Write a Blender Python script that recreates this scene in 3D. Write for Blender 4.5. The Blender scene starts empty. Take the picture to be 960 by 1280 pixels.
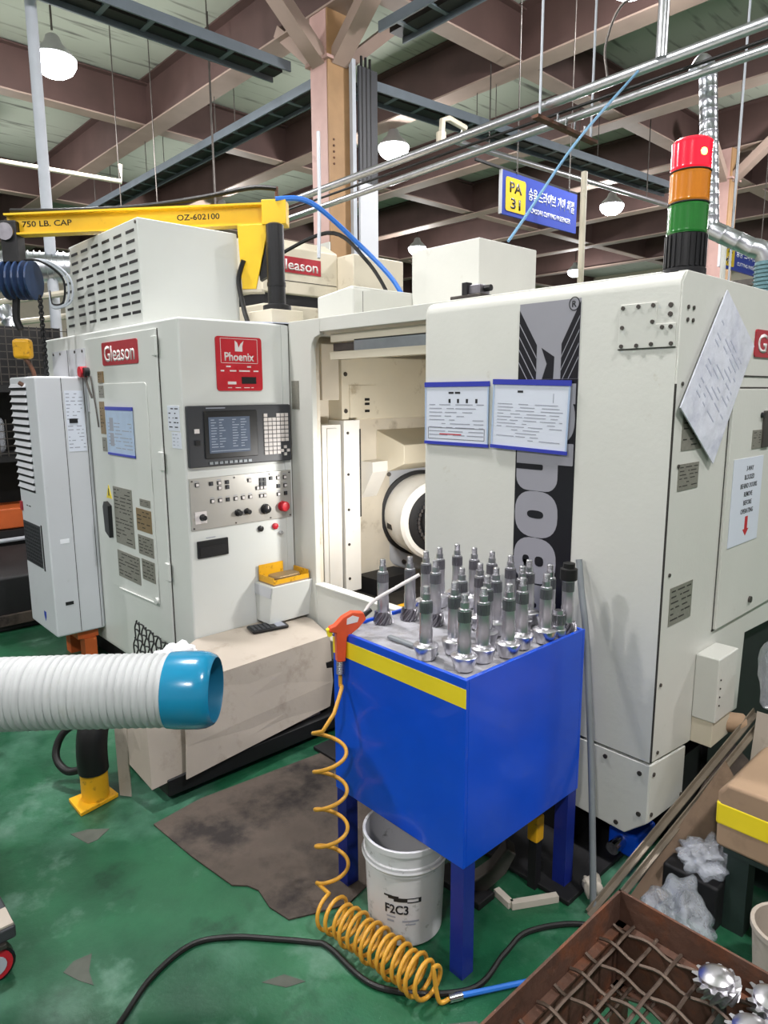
import bpy, bmesh, math, random
from mathutils import Vector, Matrix

# ------------------------------------------------------------------ camera, world, light, exposure
scene = bpy.context.scene
COL = scene.collection
PITCH, ROLL, YAW, FPX = 0.1723, 0.0055, 0.8259, 858.0
sy, cy = math.sin(YAW), math.cos(YAW)
def ground(v):                       # camera ground axes (right, forward, up) -> hall axes
    return Vector((cy*v[0]-sy*v[1], sy*v[0]+cy*v[1], v[2]))
_f = Vector((0, math.cos(PITCH), -math.sin(PITCH))); _r = Vector((1, 0, 0)); _u = _r.cross(_f)
_cr, _sr = math.cos(ROLL), math.sin(ROLL)
CR, CU, CF = ground(_cr*_r-_sr*_u), ground(_sr*_r+_cr*_u), ground(_f)
cam_data = bpy.data.cameras.new('camera'); cam = bpy.data.objects.new('camera', cam_data); COL.objects.link(cam)
cam.matrix_world = Matrix(((CR.x, CU.x, -CF.x, 0), (CR.y, CU.y, -CF.y, 0), (CR.z, CU.z, -CF.z, 1.6), (0, 0, 0, 1)))
cam_data.sensor_fit = 'VERTICAL'; cam_data.sensor_height = 36; cam_data.lens = 36*FPX/1280
cam_data.clip_start = 0.05; cam_data.clip_end = 200
scene.camera = cam

world = bpy.data.worlds.new('hall_air'); scene.world = world; world.use_nodes = True
world.node_tree.nodes['Background'].inputs['Color'].default_value = (1.0, 0.93, 0.95, 1)
world.node_tree.nodes['Background'].inputs['Strength'].default_value = 0.34
LAMP_WATT = 205; LAMP_DOWN = 88
CHAMBER_WATT = 9
scene.view_settings.view_transform = 'Standard'; scene.view_settings.look = 'None'
scene.view_settings.gamma = 1.0; scene.view_settings.use_curve_mapping = False
scene.view_settings.exposure = 0.1

random.seed(4)
# ------------------------------------------------------------------ materials
def lin(c):
    return tuple((x/12.92 if x <= .04045 else ((x+.055)/1.055)**2.4) for x in c)
def mat(name, rgb, rough=.5, metal=0., var=.0, vscale=6., dirt=None, dscale=3., dlo=.55, dhi=.7, bump=0., bscale=40.,
        coat=0., trans=0., alpha=1., emit=None, estr=0., spec=.5, ior=1.45):
    m = bpy.data.materials.new(name); m.use_nodes = True
    nt = m.node_tree; N = nt.nodes; L = nt.links; p = N['Principled BSDF']
    col = lin([c/255 for c in rgb])
    p.inputs['Base Color'].default_value = (*col, 1); p.inputs['Roughness'].default_value = rough
    p.inputs['Metallic'].default_value = metal; p.inputs['Coat Weight'].default_value = coat
    p.inputs['Transmission Weight'].default_value = trans; p.inputs['Alpha'].default_value = alpha
    p.inputs['IOR'].default_value = ior; p.inputs['Specular IOR Level'].default_value = spec
    if emit:
        p.inputs['Emission Color'].default_value = (*lin([c/255 for c in emit]), 1); p.inputs['Emission Strength'].default_value = estr
    src = None
    if var or dirt or bump:
        geo = N.new('ShaderNodeNewGeometry')
    if var:
        n = N.new('ShaderNodeTexNoise'); n.inputs['Scale'].default_value = vscale; n.inputs['Detail'].default_value = 5
        L.new(geo.outputs['Position'], n.inputs['Vector'])
        r = N.new('ShaderNodeValToRGB'); r.color_ramp.elements[0].position = .3; r.color_ramp.elements[1].position = .7
        r.color_ramp.elements[0].color = (*[c*(1-var) for c in col], 1); r.color_ramp.elements[1].color = (*[min(1, c*(1+var)) for c in col], 1)
        L.new(n.outputs['Fac'], r.inputs['Fac']); src = r.outputs['Color']
    if dirt:
        n = N.new('ShaderNodeTexNoise'); n.inputs['Scale'].default_value = dscale; n.inputs['Detail'].default_value = 8; n.inputs['Roughness'].default_value = .65
        L.new(geo.outputs['Position'], n.inputs['Vector'])
        r = N.new('ShaderNodeValToRGB'); r.color_ramp.elements[0].position = dlo; r.color_ramp.elements[1].position = dhi
        L.new(n.outputs['Fac'], r.inputs['Fac'])
        mx = N.new('ShaderNodeMix'); mx.data_type = 'RGBA'
        if src: L.new(src, mx.inputs[6])
        else: mx.inputs[6].default_value = (*col, 1)
        mx.inputs[7].default_value = (*lin([c/255 for c in dirt]), 1)
        L.new(r.outputs['Color'], mx.inputs[0]); src = mx.outputs[2]
    if src: L.new(src, p.inputs['Base Color'])
    if bump:
        n = N.new('ShaderNodeTexNoise'); n.inputs['Scale'].default_value = bscale; n.inputs['Detail'].default_value = 4
        L.new(geo.outputs['Position'], n.inputs['Vector'])
        b = N.new('ShaderNodeBump'); b.inputs['Strength'].default_value = bump; b.inputs['Distance'].default_value = .01
        L.new(n.outputs['Fac'], b.inputs['Height']); L.new(b.outputs['Normal'], p.inputs['Normal'])
    return m
M = dict(
 cream=mat('cream_paint', (203, 204, 197), .42, var=.035, vscale=2.5, dirt=(176, 171, 154), dscale=9, dlo=.66, dhi=.82, bump=.05, bscale=60),
 cream2=mat('aged_cream_paint', (206, 198, 178), .45, var=.05, vscale=3, dirt=(140, 122, 92), dscale=7, dlo=.62, dhi=.8, bump=.05),
 white=mat('white_cabinet_paint', (209, 212, 208), .4, var=.03, vscale=2, dirt=(186, 184, 170), dscale=8, dlo=.68, dhi=.85),
 ac=mat('cool_white_paint', (198, 201, 206), .45, var=.03, vscale=3, dirt=(170, 172, 174), dscale=8, dlo=.66, dhi=.85),
 chamber=mat('oily_chamber_paint', (206, 198, 182), .4, var=.08, vscale=4, dirt=(120, 104, 80), dscale=5, dlo=.58, dhi=.8),
 chamber_white=mat('bright_chamber_guard', (226, 224, 218), .35, var=.04, dirt=(150, 140, 120), dscale=9, dlo=.66, dhi=.85),
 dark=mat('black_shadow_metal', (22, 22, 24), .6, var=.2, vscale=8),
 black=mat('black_plastic', (24, 25, 27), .4),
 charcoal=mat('charcoal_bezel', (56, 58, 62), .45),
 seam=mat('dark_seam', (50, 48, 44), .8),
 red=mat('red_plaque', (186, 34, 46), .4, var=.05),
 dred=mat('worn_red_plaque', (168, 46, 56), .4, var=.08, vscale=30),
 letter=mat('silver_lettering', (222, 216, 214), .4),
 ink=mat('black_ink', (30, 30, 34), .5),
 greyink=mat('grey_ink', (150, 154, 166), .6),
 paper=mat('white_paper', (212, 218, 230), .35, var=.02),
 paperblue=mat('blue_tinted_paper', (170, 190, 216), .35, var=.04, vscale=20),
 bluebar=mat('blue_binder_strip', (52, 62, 168), .4),
 sleeve=mat('clear_plastic_sleeve', (220, 224, 236), .12, var=.05, vscale=12, coat=.6, dirt=(190, 194, 212), dscale=8, dlo=.5, dhi=.7, bump=.5, bscale=18),
 tag=mat('grey_instruction_plate', (138, 136, 126), .4, metal=.3, var=.12, vscale=120),
 tagbrown=mat('bronze_instruction_plate', (140, 118, 84), .4, metal=.3, var=.12, vscale=120),
 silver=mat('silver_panel', (176, 174, 168), .38, metal=.35, var=.04),
 chrome=mat('bright_steel', (200, 202, 206), .22, metal=1., var=.06, vscale=30),
 steel=mat('machined_steel', (206, 205, 210), .28, metal=1., var=.1, vscale=25),
 steeld=mat('dark_steel', (150, 148, 154), .38, metal=1., var=.15, vscale=25),
 iron=mat('dull_iron', (84, 80, 76), .5, metal=.7, var=.25, vscale=12),
 rust=mat('rusty_iron', (92, 66, 54), .7, metal=.25, var=.25, vscale=14, dirt=(122, 74, 48), dscale=9, dlo=.5, dhi=.68, bump=.3),
 wire=mat('greasy_wire', (98, 84, 74), .5, metal=.5, var=.3, vscale=30),
 band=mat('black_graphic_band', (22, 22, 28), .35),
 bandgrey=mat('grey_graphic_lettering', (150, 150, 158), .4, var=.02),
 blue=mat('glossy_blue_paint', (8, 76, 206), .28, var=.08, vscale=5, dirt=(40, 96, 214), dscale=30, dlo=.7, dhi=.8, coat=.2),
 dblue=mat('deep_blue_paint', (22, 40, 128), .4, var=.1),
 yellow=mat('yellow_tape', (238, 214, 40), .4, var=.05),
 craneyellow=mat('crane_yellow', (232, 190, 34), .42, var=.06, dirt=(190, 146, 30), dscale=10, dlo=.62, dhi=.8),
 bollard=mat('scuffed_yellow_paint', (220, 164, 28), .45, var=.1, dirt=(120, 80, 30), dscale=26, dlo=.56, dhi=.72),
 hose=mat('ochre_hose', (204, 150, 52), .38, var=.08),
 orange=mat('orange_air_gun', (214, 84, 48), .4, var=.08, vscale=30),
 duct=mat('white_corrugated_hose', (186, 189, 190), .5, var=.04, vscale=6, dirt=(170, 172, 160), dscale=6, dlo=.6, dhi=.8),
 teal=mat('teal_plastic', (22, 128, 168), .22, var=.03, coat=.3),
 tealin=mat('teal_plastic_inside', (24, 110, 146), .45),
 card=mat('grey_cardboard', (176, 166, 154), .85, var=.06, vscale=4, dirt=(140, 128, 114), dscale=6, dlo=.55, dhi=.75, bump=.15, bscale=12),
 cardb=mat('brown_cardboard', (160, 134, 108), .85, var=.08, vscale=4, dirt=(120, 100, 80), dscale=5, dlo=.55, dhi=.75),
 cardmid=mat('oily_brown_cardboard', (122, 102, 84), .85, var=.15, vscale=5, dirt=(72, 60, 50), dscale=5, dlo=.5, dhi=.7),
 cardd=mat('dirty_cardboard', (84, 74, 66), .85, var=.25, vscale=4, dirt=(38, 33, 31), dscale=4, dlo=.45, dhi=.65, bump=.2),
 bucket=mat('scuffed_white_plastic', (206, 206, 208), .45, var=.04, dirt=(120, 122, 118), dscale=22, dlo=.6, dhi=.7),
 grey=mat('grey_galvanised', (134, 140, 144), .45, metal=.3, var=.12, vscale=9),
 polegrey=mat('pale_grey_paint', (176, 182, 190), .5, var=.06),
 pink=mat('faded_rose_steel_paint', (188, 154, 146), .6, var=.08, vscale=5, dirt=(130, 100, 90), dscale=5, dlo=.6, dhi=.8),
 ochre=mat('ochre_steel_paint', (160, 126, 88), .6, var=.1),
 beam=mat('brown_beam_paint', (84, 64, 60), .7, var=.15, vscale=2),
 flange=mat('rose_beam_paint', (156, 136, 124), .65, var=.12, vscale=2),
 tray=mat('grey_cable_tray', (106, 116, 124), .5, metal=.3, var=.08),
 galv=mat('galvanised_pipe', (190, 192, 196), .3, metal=.9, var=.1, vscale=20),
 spiral=mat('spiral_duct_metal', (196, 200, 206), .28, metal=.95, var=.1, vscale=12),
 bluesign=mat('blue_sign_face', (52, 74, 172), .45, var=.03),
 yellowsign=mat('yellow_sign_patch', (240, 204, 48), .45),
 signwhite=mat('white_sign_lettering', (238, 240, 246), .5),
 airblue=mat('sky_blue_air_hose', (116, 158, 190), .4),
 airblue2=mat('blue_air_hose', (42, 110, 200), .4),
 navy=mat('navy_motor_paint', (38, 58, 92), .4, var=.15),
 rubber=mat('black_rubber', (18, 18, 18), .5),
 liner=mat('grey_plastic_liner', (168, 168, 174), .3, var=.12, vscale=10, dirt=(120, 116, 116), dscale=14, dlo=.5, dhi=.7, bump=.6, bscale=25),
 wrap=mat('clear_crinkled_plastic', (214, 220, 230), .08, bump=1., bscale=45, alpha=.36, spec=1., coat=1.),
 lampshell=mat('lamp_reflector', (196, 196, 196), .4, metal=.6),
 lamp=mat('lamp_glow', (255, 255, 255), .5, emit=(246, 250, 255), estr=14),
 window=mat('daylight_panel', (255, 255, 255), .5, emit=(240, 246, 255), estr=5),
 screen=mat('crt_screen_glass', (86, 96, 112), .12, var=.12, vscale=14, emit=(120, 135, 160), estr=.12),
 lensr=mat('red_lens', (226, 34, 56), .2, var=.04, emit=(255, 20, 50), estr=.55, coat=.5),
 lensbulb=mat('lit_bulb', (255, 200, 90), .2, emit=(255, 190, 80), estr=9),
 lensa=mat('amber_lens', (206, 124, 30), .2, var=.06, coat=.5),
 lensg=mat('green_lens', (36, 112, 44), .2, var=.06, coat=.5),
 rag=mat('white_rag', (196, 188, 176), .9, var=.1),
 wood=mat('pallet_wood', (120, 100, 80), .8, var=.2),
 darkgreen=mat('dark_green_steel', (38, 52, 48), .5, var=.15),
 orangebin=mat('orange_bin', (190, 92, 44), .5, var=.1),
 oldsteel=mat('weathered_steel', (132, 122, 108), .5, metal=.4, var=.15, vscale=14),
 flangegrey=mat('pale_grey_flange', (168, 170, 174), .4, var=.06, vscale=8),
 bare=mat('bare_concrete', (74, 78, 70), .7, var=.15, vscale=20),
)

# floor: worn green epoxy
def floor_mat():
    m = bpy.data.materials.new('green_epoxy_floor'); m.use_nodes = True
    nt = m.node_tree; N = nt.nodes; L = nt.links; p = N['Principled BSDF']
    g = N.new('ShaderNodeNewGeometry')
    def noise(s, d=6, rough=.6):
        n = N.new('ShaderNodeTexNoise'); n.inputs['Scale'].default_value = s; n.inputs['Detail'].default_value = d; n.inputs['Roughness'].default_value = rough
        L.new(g.outputs['Position'], n.inputs['Vector']); return n
    def ramp(n, a, b):
        r = N.new('ShaderNodeValToRGB'); r.color_ramp.elements[0].position = a; r.color_ramp.elements[1].position = b
        L.new(n.outputs['Fac'], r.inputs['Fac']); return r
    base = N.new('ShaderNodeValToRGB'); n1 = noise(1.6)
    base.color_ramp.elements[0].position = .35; base.color_ramp.elements[0].color = (*lin((16/255, 66/255, 44/255)), 1)
    base.color_ramp.elements[1].position = .7; base.color_ramp.elements[1].color = (*lin((40/255, 102/255, 68/255)), 1)
    L.new(n1.outputs['Fac'], base.inputs['Fac'])
    cur = base.outputs['Color']
    for s, a, b, c in ((1.3, .50, .74, (84, 126, 106)), (3.1, .55, .72, (98, 132, 116)), (5., .58, .75, (14, 54, 36)), (1.9, .6, .72, (16, 60, 42)), (36., .68, .74, (26, 40, 34)), (60., .71, .75, (150, 178, 160))):
        r = ramp(noise(s, 8, .65), a, b); mx = N.new('ShaderNodeMix'); mx.data_type = 'RGBA'
        L.new(r.outputs['Color'], mx.inputs[0]); L.new(cur, mx.inputs[6]); mx.inputs[7].default_value = (*lin([x/255 for x in c]), 1)
        cur = mx.outputs[2]
    L.new(cur, p.inputs['Base Color'])
    rr = N.new('ShaderNodeMapRange'); n2 = noise(4.); L.new(n2.outputs['Fac'], rr.inputs[0]); rr.inputs[3].default_value = .2; rr.inputs[4].default_value = .5
    L.new(rr.outputs[0], p.inputs['Roughness'])
    b = N.new('ShaderNodeBump'); b.inputs['Strength'].default_value = .12; b.inputs['Distance'].default_value = .01
    L.new(noise(45.).outputs['Fac'], b.inputs['Height']); L.new(b.outputs['Normal'], p.inputs['Normal'])
    return m
M['floor'] = floor_mat()
def deck_mat():
    m = bpy.data.materials.new('stained_ceiling_deck'); m.use_nodes = True
    nt = m.node_tree; N = nt.nodes; L = nt.links; p = N['Principled BSDF']; p.inputs['Roughness'].default_value = .9
    g = N.new('ShaderNodeNewGeometry'); mp = N.new('ShaderNodeMapping'); mp.inputs['Scale'].default_value = (9, .9, 1)
    L.new(g.outputs['Position'], mp.inputs['Vector'])
    n = N.new('ShaderNodeTexNoise'); n.inputs['Scale'].default_value = 1.; n.inputs['Detail'].default_value = 6; L.new(mp.outputs[0], n.inputs['Vector'])
    r = N.new('ShaderNodeValToRGB'); r.color_ramp.elements[0].position = .58; r.color_ramp.elements[1].position = .72
    r.color_ramp.elements[0].color = (*lin((168/255, 174/255, 160/255)), 1); r.color_ramp.elements[1].color = (*lin((96/255, 98/255, 92/255)), 1)
    L.new(n.outputs['Fac'], r.inputs['Fac']); L.new(r.outputs['Color'], p.inputs['Base Color'])
    return m
M['deck'] = deck_mat()

# ------------------------------------------------------------------ helpers
class Frame:
    def __init__(s, o, r, u): s.o = Vector(o); s.r = Vector(r).normalized(); s.u = Vector(u).normalized(); s.n = s.r.cross(s.u)
    def pt(s, a, b, c=0): return s.o+s.r*a+s.u*b+s.n*c
W0 = Frame((0, 0, 0), (1, 0, 0), (0, 1, 0))
DOOR_Y, SIDE_X, CRT_X, CAB_Y, OPEN_Y, AC_X, AC_Y = 1.96, -.8965, -2.917, 1.454, 2.044, -4.06, 1.175
FD = Frame((0, DOOR_Y, 0), (1, 0, 0), (0, 0, 1))      # sliding door front: a = x, b = z
FF = Frame((SIDE_X, 0, 0), (0, 1, 0), (0, 0, 1))      # right flank: a = y, b = z
FC = Frame((CRT_X, 0, 0), (0, 1, 0), (0, 0, 1))       # operator face
FG = Frame((0, CAB_Y, 0), (1, 0, 0), (0, 0, 1))       # cabinet door face
FO = Frame((0, OPEN_Y, 0), (1, 0, 0), (0, 0, 1))
FA = Frame((AC_X, 0, 0), (0, 1, 0), (0, 0, 1))
FL = Frame((0, AC_Y, 0), (1, 0, 0), (0, 0, 1))

class MB:
    def __init__(s): s.v = []; s.f = []
    def add(s, vs, fs):
        o = len(s.v); s.v += [tuple(v) for v in vs]; s.f += [tuple(i+o for i in f) for f in fs]; return s
    def fbox(s, fr, a0, a1, b0, b1, c0, c1):
        vs = [fr.pt(a, b, c) for c in (c0, c1) for b in (b0, b1) for a in (a0, a1)]
        return s.add(vs, [(0, 2, 3, 1), (4, 5, 7, 6), (0, 1, 5, 4), (2, 6, 7, 3), (0, 4, 6, 2), (1, 3, 7, 5)])
    def box(s, x0, x1, y0, y1, z0, z1): return s.fbox(W0, x0, x1, y0, y1, z0, z1)
    def prism(s, fr, pts, c0, c1):
        n = len(pts)
        ar = sum(pts[i][0]*pts[(i+1) % n][1]-pts[(i+1) % n][0]*pts[i][1] for i in range(n))
        if ar < 0: pts = pts[::-1]
        vs = [fr.pt(a, b, c0) for a, b in pts]+[fr.pt(a, b, c1) for a, b in pts]
        return s.add(vs, [tuple(range(n-1, -1, -1)), tuple(range(n, 2*n))]+[(i, (i+1) % n, n+(i+1) % n, n+i) for i in range(n)])
    def lathe(s, fr, prof, n=24, caps=True, a0=0., b0=0.):
        # prof: (radius, height along frame normal)
        vs = []; k = len(prof)
        for r, h in prof:
            for i in range(n):
                t = 2*math.pi*i/n; vs.append(fr.pt(a0+r*math.cos(t), b0+r*math.sin(t), h))
        fs = [(j*n+i, j*n+(i+1) % n, (j+1)*n+(i+1) % n, (j+1)*n+i) for j in range(k-1) for i in range(n)]
        if caps: fs += [tuple(range(n-1, -1, -1)), tuple(range((k-1)*n, k*n))]
        return s.add(vs, fs)
    def cyl(s, p0, p1, r, n=12, r1=None, caps=True):
        p0 = Vector(p0); p1 = Vector(p1); d = (p1-p0)
        h = Vector((0, 0, 1)) if abs(d.normalized().z) < .9 else Vector((1, 0, 0))
        rr = h.cross(d).normalized(); uu = d.normalized().cross(rr)
        return s.lathe(Frame(p0, rr, uu), [(r, 0), (r if r1 is None else r1, d.length)], n, caps)
    def tube(s, pts, r, n=8, caps=True):
        pts = [Vector(p) for p in pts]; k = len(pts); vs = []
        t0 = (pts[1]-pts[0]).normalized(); h = Vector((0, 0, 1)) if abs(t0.z) < .9 else Vector((1, 0, 0))
        nn = (h-t0*h.dot(t0)).normalized()
        for i, p in enumerate(pts):
            t = (pts[min(i+1, k-1)]-pts[max(i-1, 0)]).normalized()
            nn = (nn-t*nn.dot(t)).normalized(); b = t.cross(nn)
            rad = r[i] if isinstance(r, (list, tuple)) else r
            for j in range(n):
                a = 2*math.pi*j/n; vs.append(p+nn*rad*math.cos(a)+b*rad*math.sin(a))
        fs = [(j*n+i, j*n+(i+1) % n, (j+1)*n+(i+1) % n, (j+1)*n+i) for j in range(k-1) for i in range(n)]
        if caps: fs += [tuple(range(n-1, -1, -1)), tuple(range((k-1)*n, k*n))]
        return s.add(vs, fs)
    def bar(s, p0, p1, w, h, up=(0, 0, 1)):
        p0 = Vector(p0); p1 = Vector(p1); d = p1-p0; x = d.normalized(); u = Vector(up); u = (u-x*u.dot(x)).normalized()
        fr = Frame(p0, x, u)
        return s.fbox(fr, 0, d.length, -h/2, h/2, -w/2, w/2)
    def build(s, name, m, parent=None, smooth=None, bevel=0., seg=2):
        me = bpy.data.meshes.new(name); me.from_pydata(s.v, [], s.f)
        bm = bmesh.new(); bm.from_mesh(me); bmesh.ops.recalc_face_normals(bm, faces=bm.faces); bm.to_mesh(me); bm.free()
        me.materials.append(M[m] if isinstance(m, str) else m)
        if smooth is not None:
            for p in me.polygons: p.use_smooth = True
            me.set_sharp_from_angle(angle=math.radians(smooth))
        o = bpy.data.objects.new(name, me); COL.objects.link(o)
        if bevel:
            b = o.modifiers.new('bevel', 'BEVEL'); b.width = bevel; b.segments = seg; b.limit_method = 'ANGLE'; b.angle_limit = math.radians(40)
            if smooth is None:
                for p in me.polygons: p.use_smooth = True
                b.harden_normals = True
        if parent is not None: attach(o, parent)
        return o
def attach(o, parent):
    o.parent = parent
    loc = Vector((0, 0, 0)); q = parent
    while q is not None:
        if q.type == 'EMPTY': loc += q.location
        q = q.parent
    o.matrix_parent_inverse = Matrix.Translation(-loc) if parent.type == 'EMPTY' else Matrix.Identity(4)
def tagit(o, label=None, cat=None, group=None, kind=None):
    if label: o['label'] = label
    if cat: o['category'] = cat
    if group: o['group'] = group
    if kind: o['kind'] = kind
    return o
def thing(name, label, cat, loc=(0, 0, 0), group=None):
    o = bpy.data.objects.new(name, None); COL.objects.link(o); o.location = loc; o.empty_display_size = .1
    return tagit(o, label, cat, group)
def dup(root, loc, label=None, rotz=0., group=None):
    r = root.copy(); COL.objects.link(r); r.location = loc; r.rotation_euler = (0, 0, rotz)
    if label: r['label'] = label
    if group: r['group'] = group
    for ch in list(root.children):
        c = ch.copy(); COL.objects.link(c); c.parent = r
        for g in list(ch.children):
            d = g.copy(); COL.objects.link(d); d.parent = c
    return r
def share(src, name, parent, off):
    o = bpy.data.objects.new(name, src.data); COL.objects.link(o); attach(o, parent); o.location = off; return o
def rect(name, m, parent, fr, a0, a1, b0, b1, c0=0., c1=.003, bevel=0.):
    return MB().fbox(fr, a0, a1, b0, b1, c0, c1).build(name, m, parent, bevel=bevel)
def text(name, body, m, parent, fr, a, b, h, w=None, c=.001, bold=0., th=.0006, align='LEFT', spacing=1., shear=0.):
    cu = bpy.data.curves.new('t', 'FONT'); cu.body = body; cu.size = 1.; cu.extrude = 0; cu.offset = bold; cu.space_character = spacing; cu.shear = shear
    cu.resolution_u = 3
    tmp = bpy.data.objects.new('t', cu); COL.objects.link(tmp)
    dg = bpy.context.evaluated_depsgraph_get(); me = bpy.data.meshes.new_from_object(tmp.evaluated_get(dg))
    bpy.data.objects.remove(tmp); bpy.data.curves.remove(cu)
    me.name = name
    xs = [v.co.x for v in me.vertices]; ys = [v.co.y for v in me.vertices]
    x0, x1, y0, y1 = min(xs), max(xs), min(ys), max(ys)
    sv = h/(y1-y0); su = (w/(x1-x0)) if w else sv
    ww = (x1-x0)*su
    da = {'LEFT': 0, 'CENTER': -ww/2, 'RIGHT': -ww}[align]
    for v in me.vertices:
        v.co = fr.pt(a+da+(v.co.x-x0)*su, b+(v.co.y-y0)*sv, c)
    me.materials.clear(); me.materials.append(M[m])
    bm = bmesh.new(); bm.from_mesh(me)
    r = bmesh.ops.extrude_face_region(bm, geom=bm.faces[:])
    for e in r['geom']:
        if isinstance(e, bmesh.types.BMVert): e.co += fr.n*th
    bmesh.ops.recalc_face_normals(bm, faces=bm.faces); bm.to_mesh(me); bm.free()
    o = bpy.data.objects.new(name, me); COL.objects.link(o)
    if parent is not None: attach(o, parent)
    if len(body) > 1: o['kind'] = 'stuff'
    return o
def rrect(a0, a1, b0, b1, r, n=5):
    pts = []
    for cx, cyy, t0 in ((a1-r, b1-r, 0), (a0+r, b1-r, 90), (a0+r, b0+r, 180), (a1-r, b0+r, 270)):
        for i in range(n+1):
            t = math.radians(t0+90*i/n); pts.append((cx+r*math.cos(t), cyy+r*math.sin(t)))
    return pts
def smoothpath(pts, n=8):
    P = [Vector(p) for p in pts]; out = []
    for i in range(len(P)-1):
        a = P[max(i-1, 0)]; b = P[i]; c = P[i+1]; d = P[min(i+2, len(P)-1)]
        for k in range(n):
            t = k/n; out.append(.5*((2*b)+(c-a)*t+(2*a-5*b+4*c-d)*t*t+(3*b-a-3*c+d)*t**3))
    out.append(P[-1]); return out
def structure(o): o['kind'] = 'structure'; return o
def printed_lines(name, parent, fr, a0, a1, b0, b1, n, c, m='greyink', seed=1, th=.0008):
    rnd = random.Random(seed); mb = MB(); st = (b1-b0)/n
    for i in range(n):
        b = b1-st*(i+.5); a = a0
        while a < a1-.01:
            w = min(rnd.uniform(.02, .11)*(a1-a0)/.3, a1-a)
            if rnd.random() < .8: mb.fbox(fr, a, a+w, b, b+st*.24, c, c+th)
            a += w+rnd.uniform(.006, .03)
    return tagit(mb.build(name, m, parent), kind='stuff')

# ------------------------------------------------------------------ the hall
structure(MB().box(-26, 8, -8, 26, -.2, 0).build('floor', 'floor'))
structure(MB().box(-26, 8, -8, 26, 6.15, 6.3).build('ceiling', 'deck'))
structure(MB().box(-26.2, 8, 26, 26.2, 0, 6.3).build('wall_back', 'cream2'))
structure(MB().box(-26.2, -26, -8, 26.2, 0, 6.3).build('wall_left', 'cream2'))
floor_o = bpy.data.objects['floor']
for i, pts in enumerate([[(-2.474, 0.699), (-2.459, 0.756), (-2.408, 0.817), (-2.373, 0.76), (-2.373, 0.726)], [(-1.849, 0.47), (-1.869, 0.505), (-1.862, 0.554), (-1.805, 0.525), (-1.747, 0.517), (-1.792, 0.492)],
                         [(-1.44, .86), (-1.38, .90), (-1.36, .95), (-1.42, .92)], [(-1.02, 1.12), (-.96, 1.20), (-.85, 1.18), (-.84, 1.06), (-.94, 1.02)]]):
    MB().prism(W0, pts, 0, .0012).build('bare_patch', 'bare', floor_o)

def beam(name, p0, p1, zb, h, wf, label, group, along):
    t = thing(name, label, 'roof beam', (p0[0], p0[1], zb), group)
    mb = MB(); fl = MB(); tf = MB(); st = MB()
    def bx(m, half, z0, z1):
        if along == 'x': m.box(p0[0], p1[0], p0[1]-half, p0[1]+half, z0, z1)
        else: m.box(p0[0]-half, p0[0]+half, p0[1], p1[1], z0, z1)
    bx(mb, .03, zb+.02, zb+h); bx(fl, wf/2, zb, zb+.02); bx(tf, wf/2, zb+h, zb+h+.02)
    mb.build('web', 'beam', t); fl.build('bottom_flange', 'flange', t); tf.build('top_flange', 'beam', t)
XB = {5.0: 'main rose roof beam running past the grey-braced column', 7.5: 'roof beam crossing above the blue PA 31 sign', 10.0: 'third roof beam back, behind the PA 31 sign',
      12.5: 'fourth roof beam back, meeting the far column braces', 15.: 'fifth roof beam back in the dim distance', 17.5: 'sixth roof beam back in the dim distance', 20.5: 'rearmost roof beam before the back wall'}
for y, lb in XB.items():
    beam('roof_beam', (-26, y), (8, y), 5.48, .64, .3, lb, 'roof beams running left to right', 'x')
for x, lb in ((-5.65, 'rose cross beam over the pipe pair'), (-10.6, 'dark purple cross beam behind the leftmost lamp'), (-15.6, 'farther cross beam at the left, third from the machine'), (-20.6, 'farthest cross beam at the left')):
    beam('cross_beam', (x, -8), (x, 26), 5.52, .58, .24, lb, 'roof beams running front to back', 'y')

# columns
def column(loc, label, sheet=True):
    x, y = loc; t = thing('steel_column', label, 'column', (x, y, 0))
    MB().box(x+.13, x+.15, y-.15, y+.15, 0, 5.48).build('flange', 'ochre', t)
    MB().box(x-.15, x-.13, y-.15, y+.15, 0, 5.48).build('flange', 'pink', t)
    MB().box(x-.13, x+.13, y-.155, y-.135, 0, 5.48).build('cover_plate', 'pink', t)
    MB().box(x-.13, x+.13, y-.01, y+.01, 0, 5.48).build('web', 'pink', t)
    cap = MB().box(x-.19, x+.19, y-.19, y+.19, 5.0, 5.03).build('collar_plate', 'pink', t)
    for d, up in (((1, 0), (0, 1, 0)), ((-1, 0), (0, 1, 0)), ((0, 1), (1, 0, 0)), ((0, -1), (1, 0, 0))):
        MB().bar((x+d[0]*.12, y+d[1]*.12, 5.02), (x+d[0]*.85, y+d[1]*.85, 5.62), .12, .2, up).build('brace', 'flange', t)
    for k in range(5): MB().cyl((x+.152, y-.09, 4.0+.06*k), (x+.158, y-.09, 4.0+.06*k), .012, 8).build('bolt', 'rust', t)
    return t
c1 = column((-6.25, 5.02), 'rose painted steel column with braces rising behind the machine')
MB().box(-6.42, -6.36, 5.3, 5.36, .5, 4.9)
# conduit and white sheet fixed along the first column
MB().box(-6.06, -6.01, 5.12, 5.17, .5, 5.05).build('conduit', 'polegrey', c1)
MB().box(-6.02, -5.99, 5.20, 5.46, 1.0, 3.85).build('white_sheet', 'ac', c1)
MB().box(-6.02, -5.99, 5.20, 5.46, 3.85, 5.0).build('cable_cover', 'charcoal', c1)
for k in range(3):
    MB().cyl((-6.0, 5.24+.06*k, 3.85), (-6.0, 5.24+.06*k, 5.1), .014, 8).build('cable', 'rubber', c1)
MB().box(-6.43, -6.10, 4.84, 4.862, 2.4, 3.2).build('pale_panel', 'cream', c1)
column((-5.08, 12.42), 'far steel column with Y braces behind the silver duct')

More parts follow.
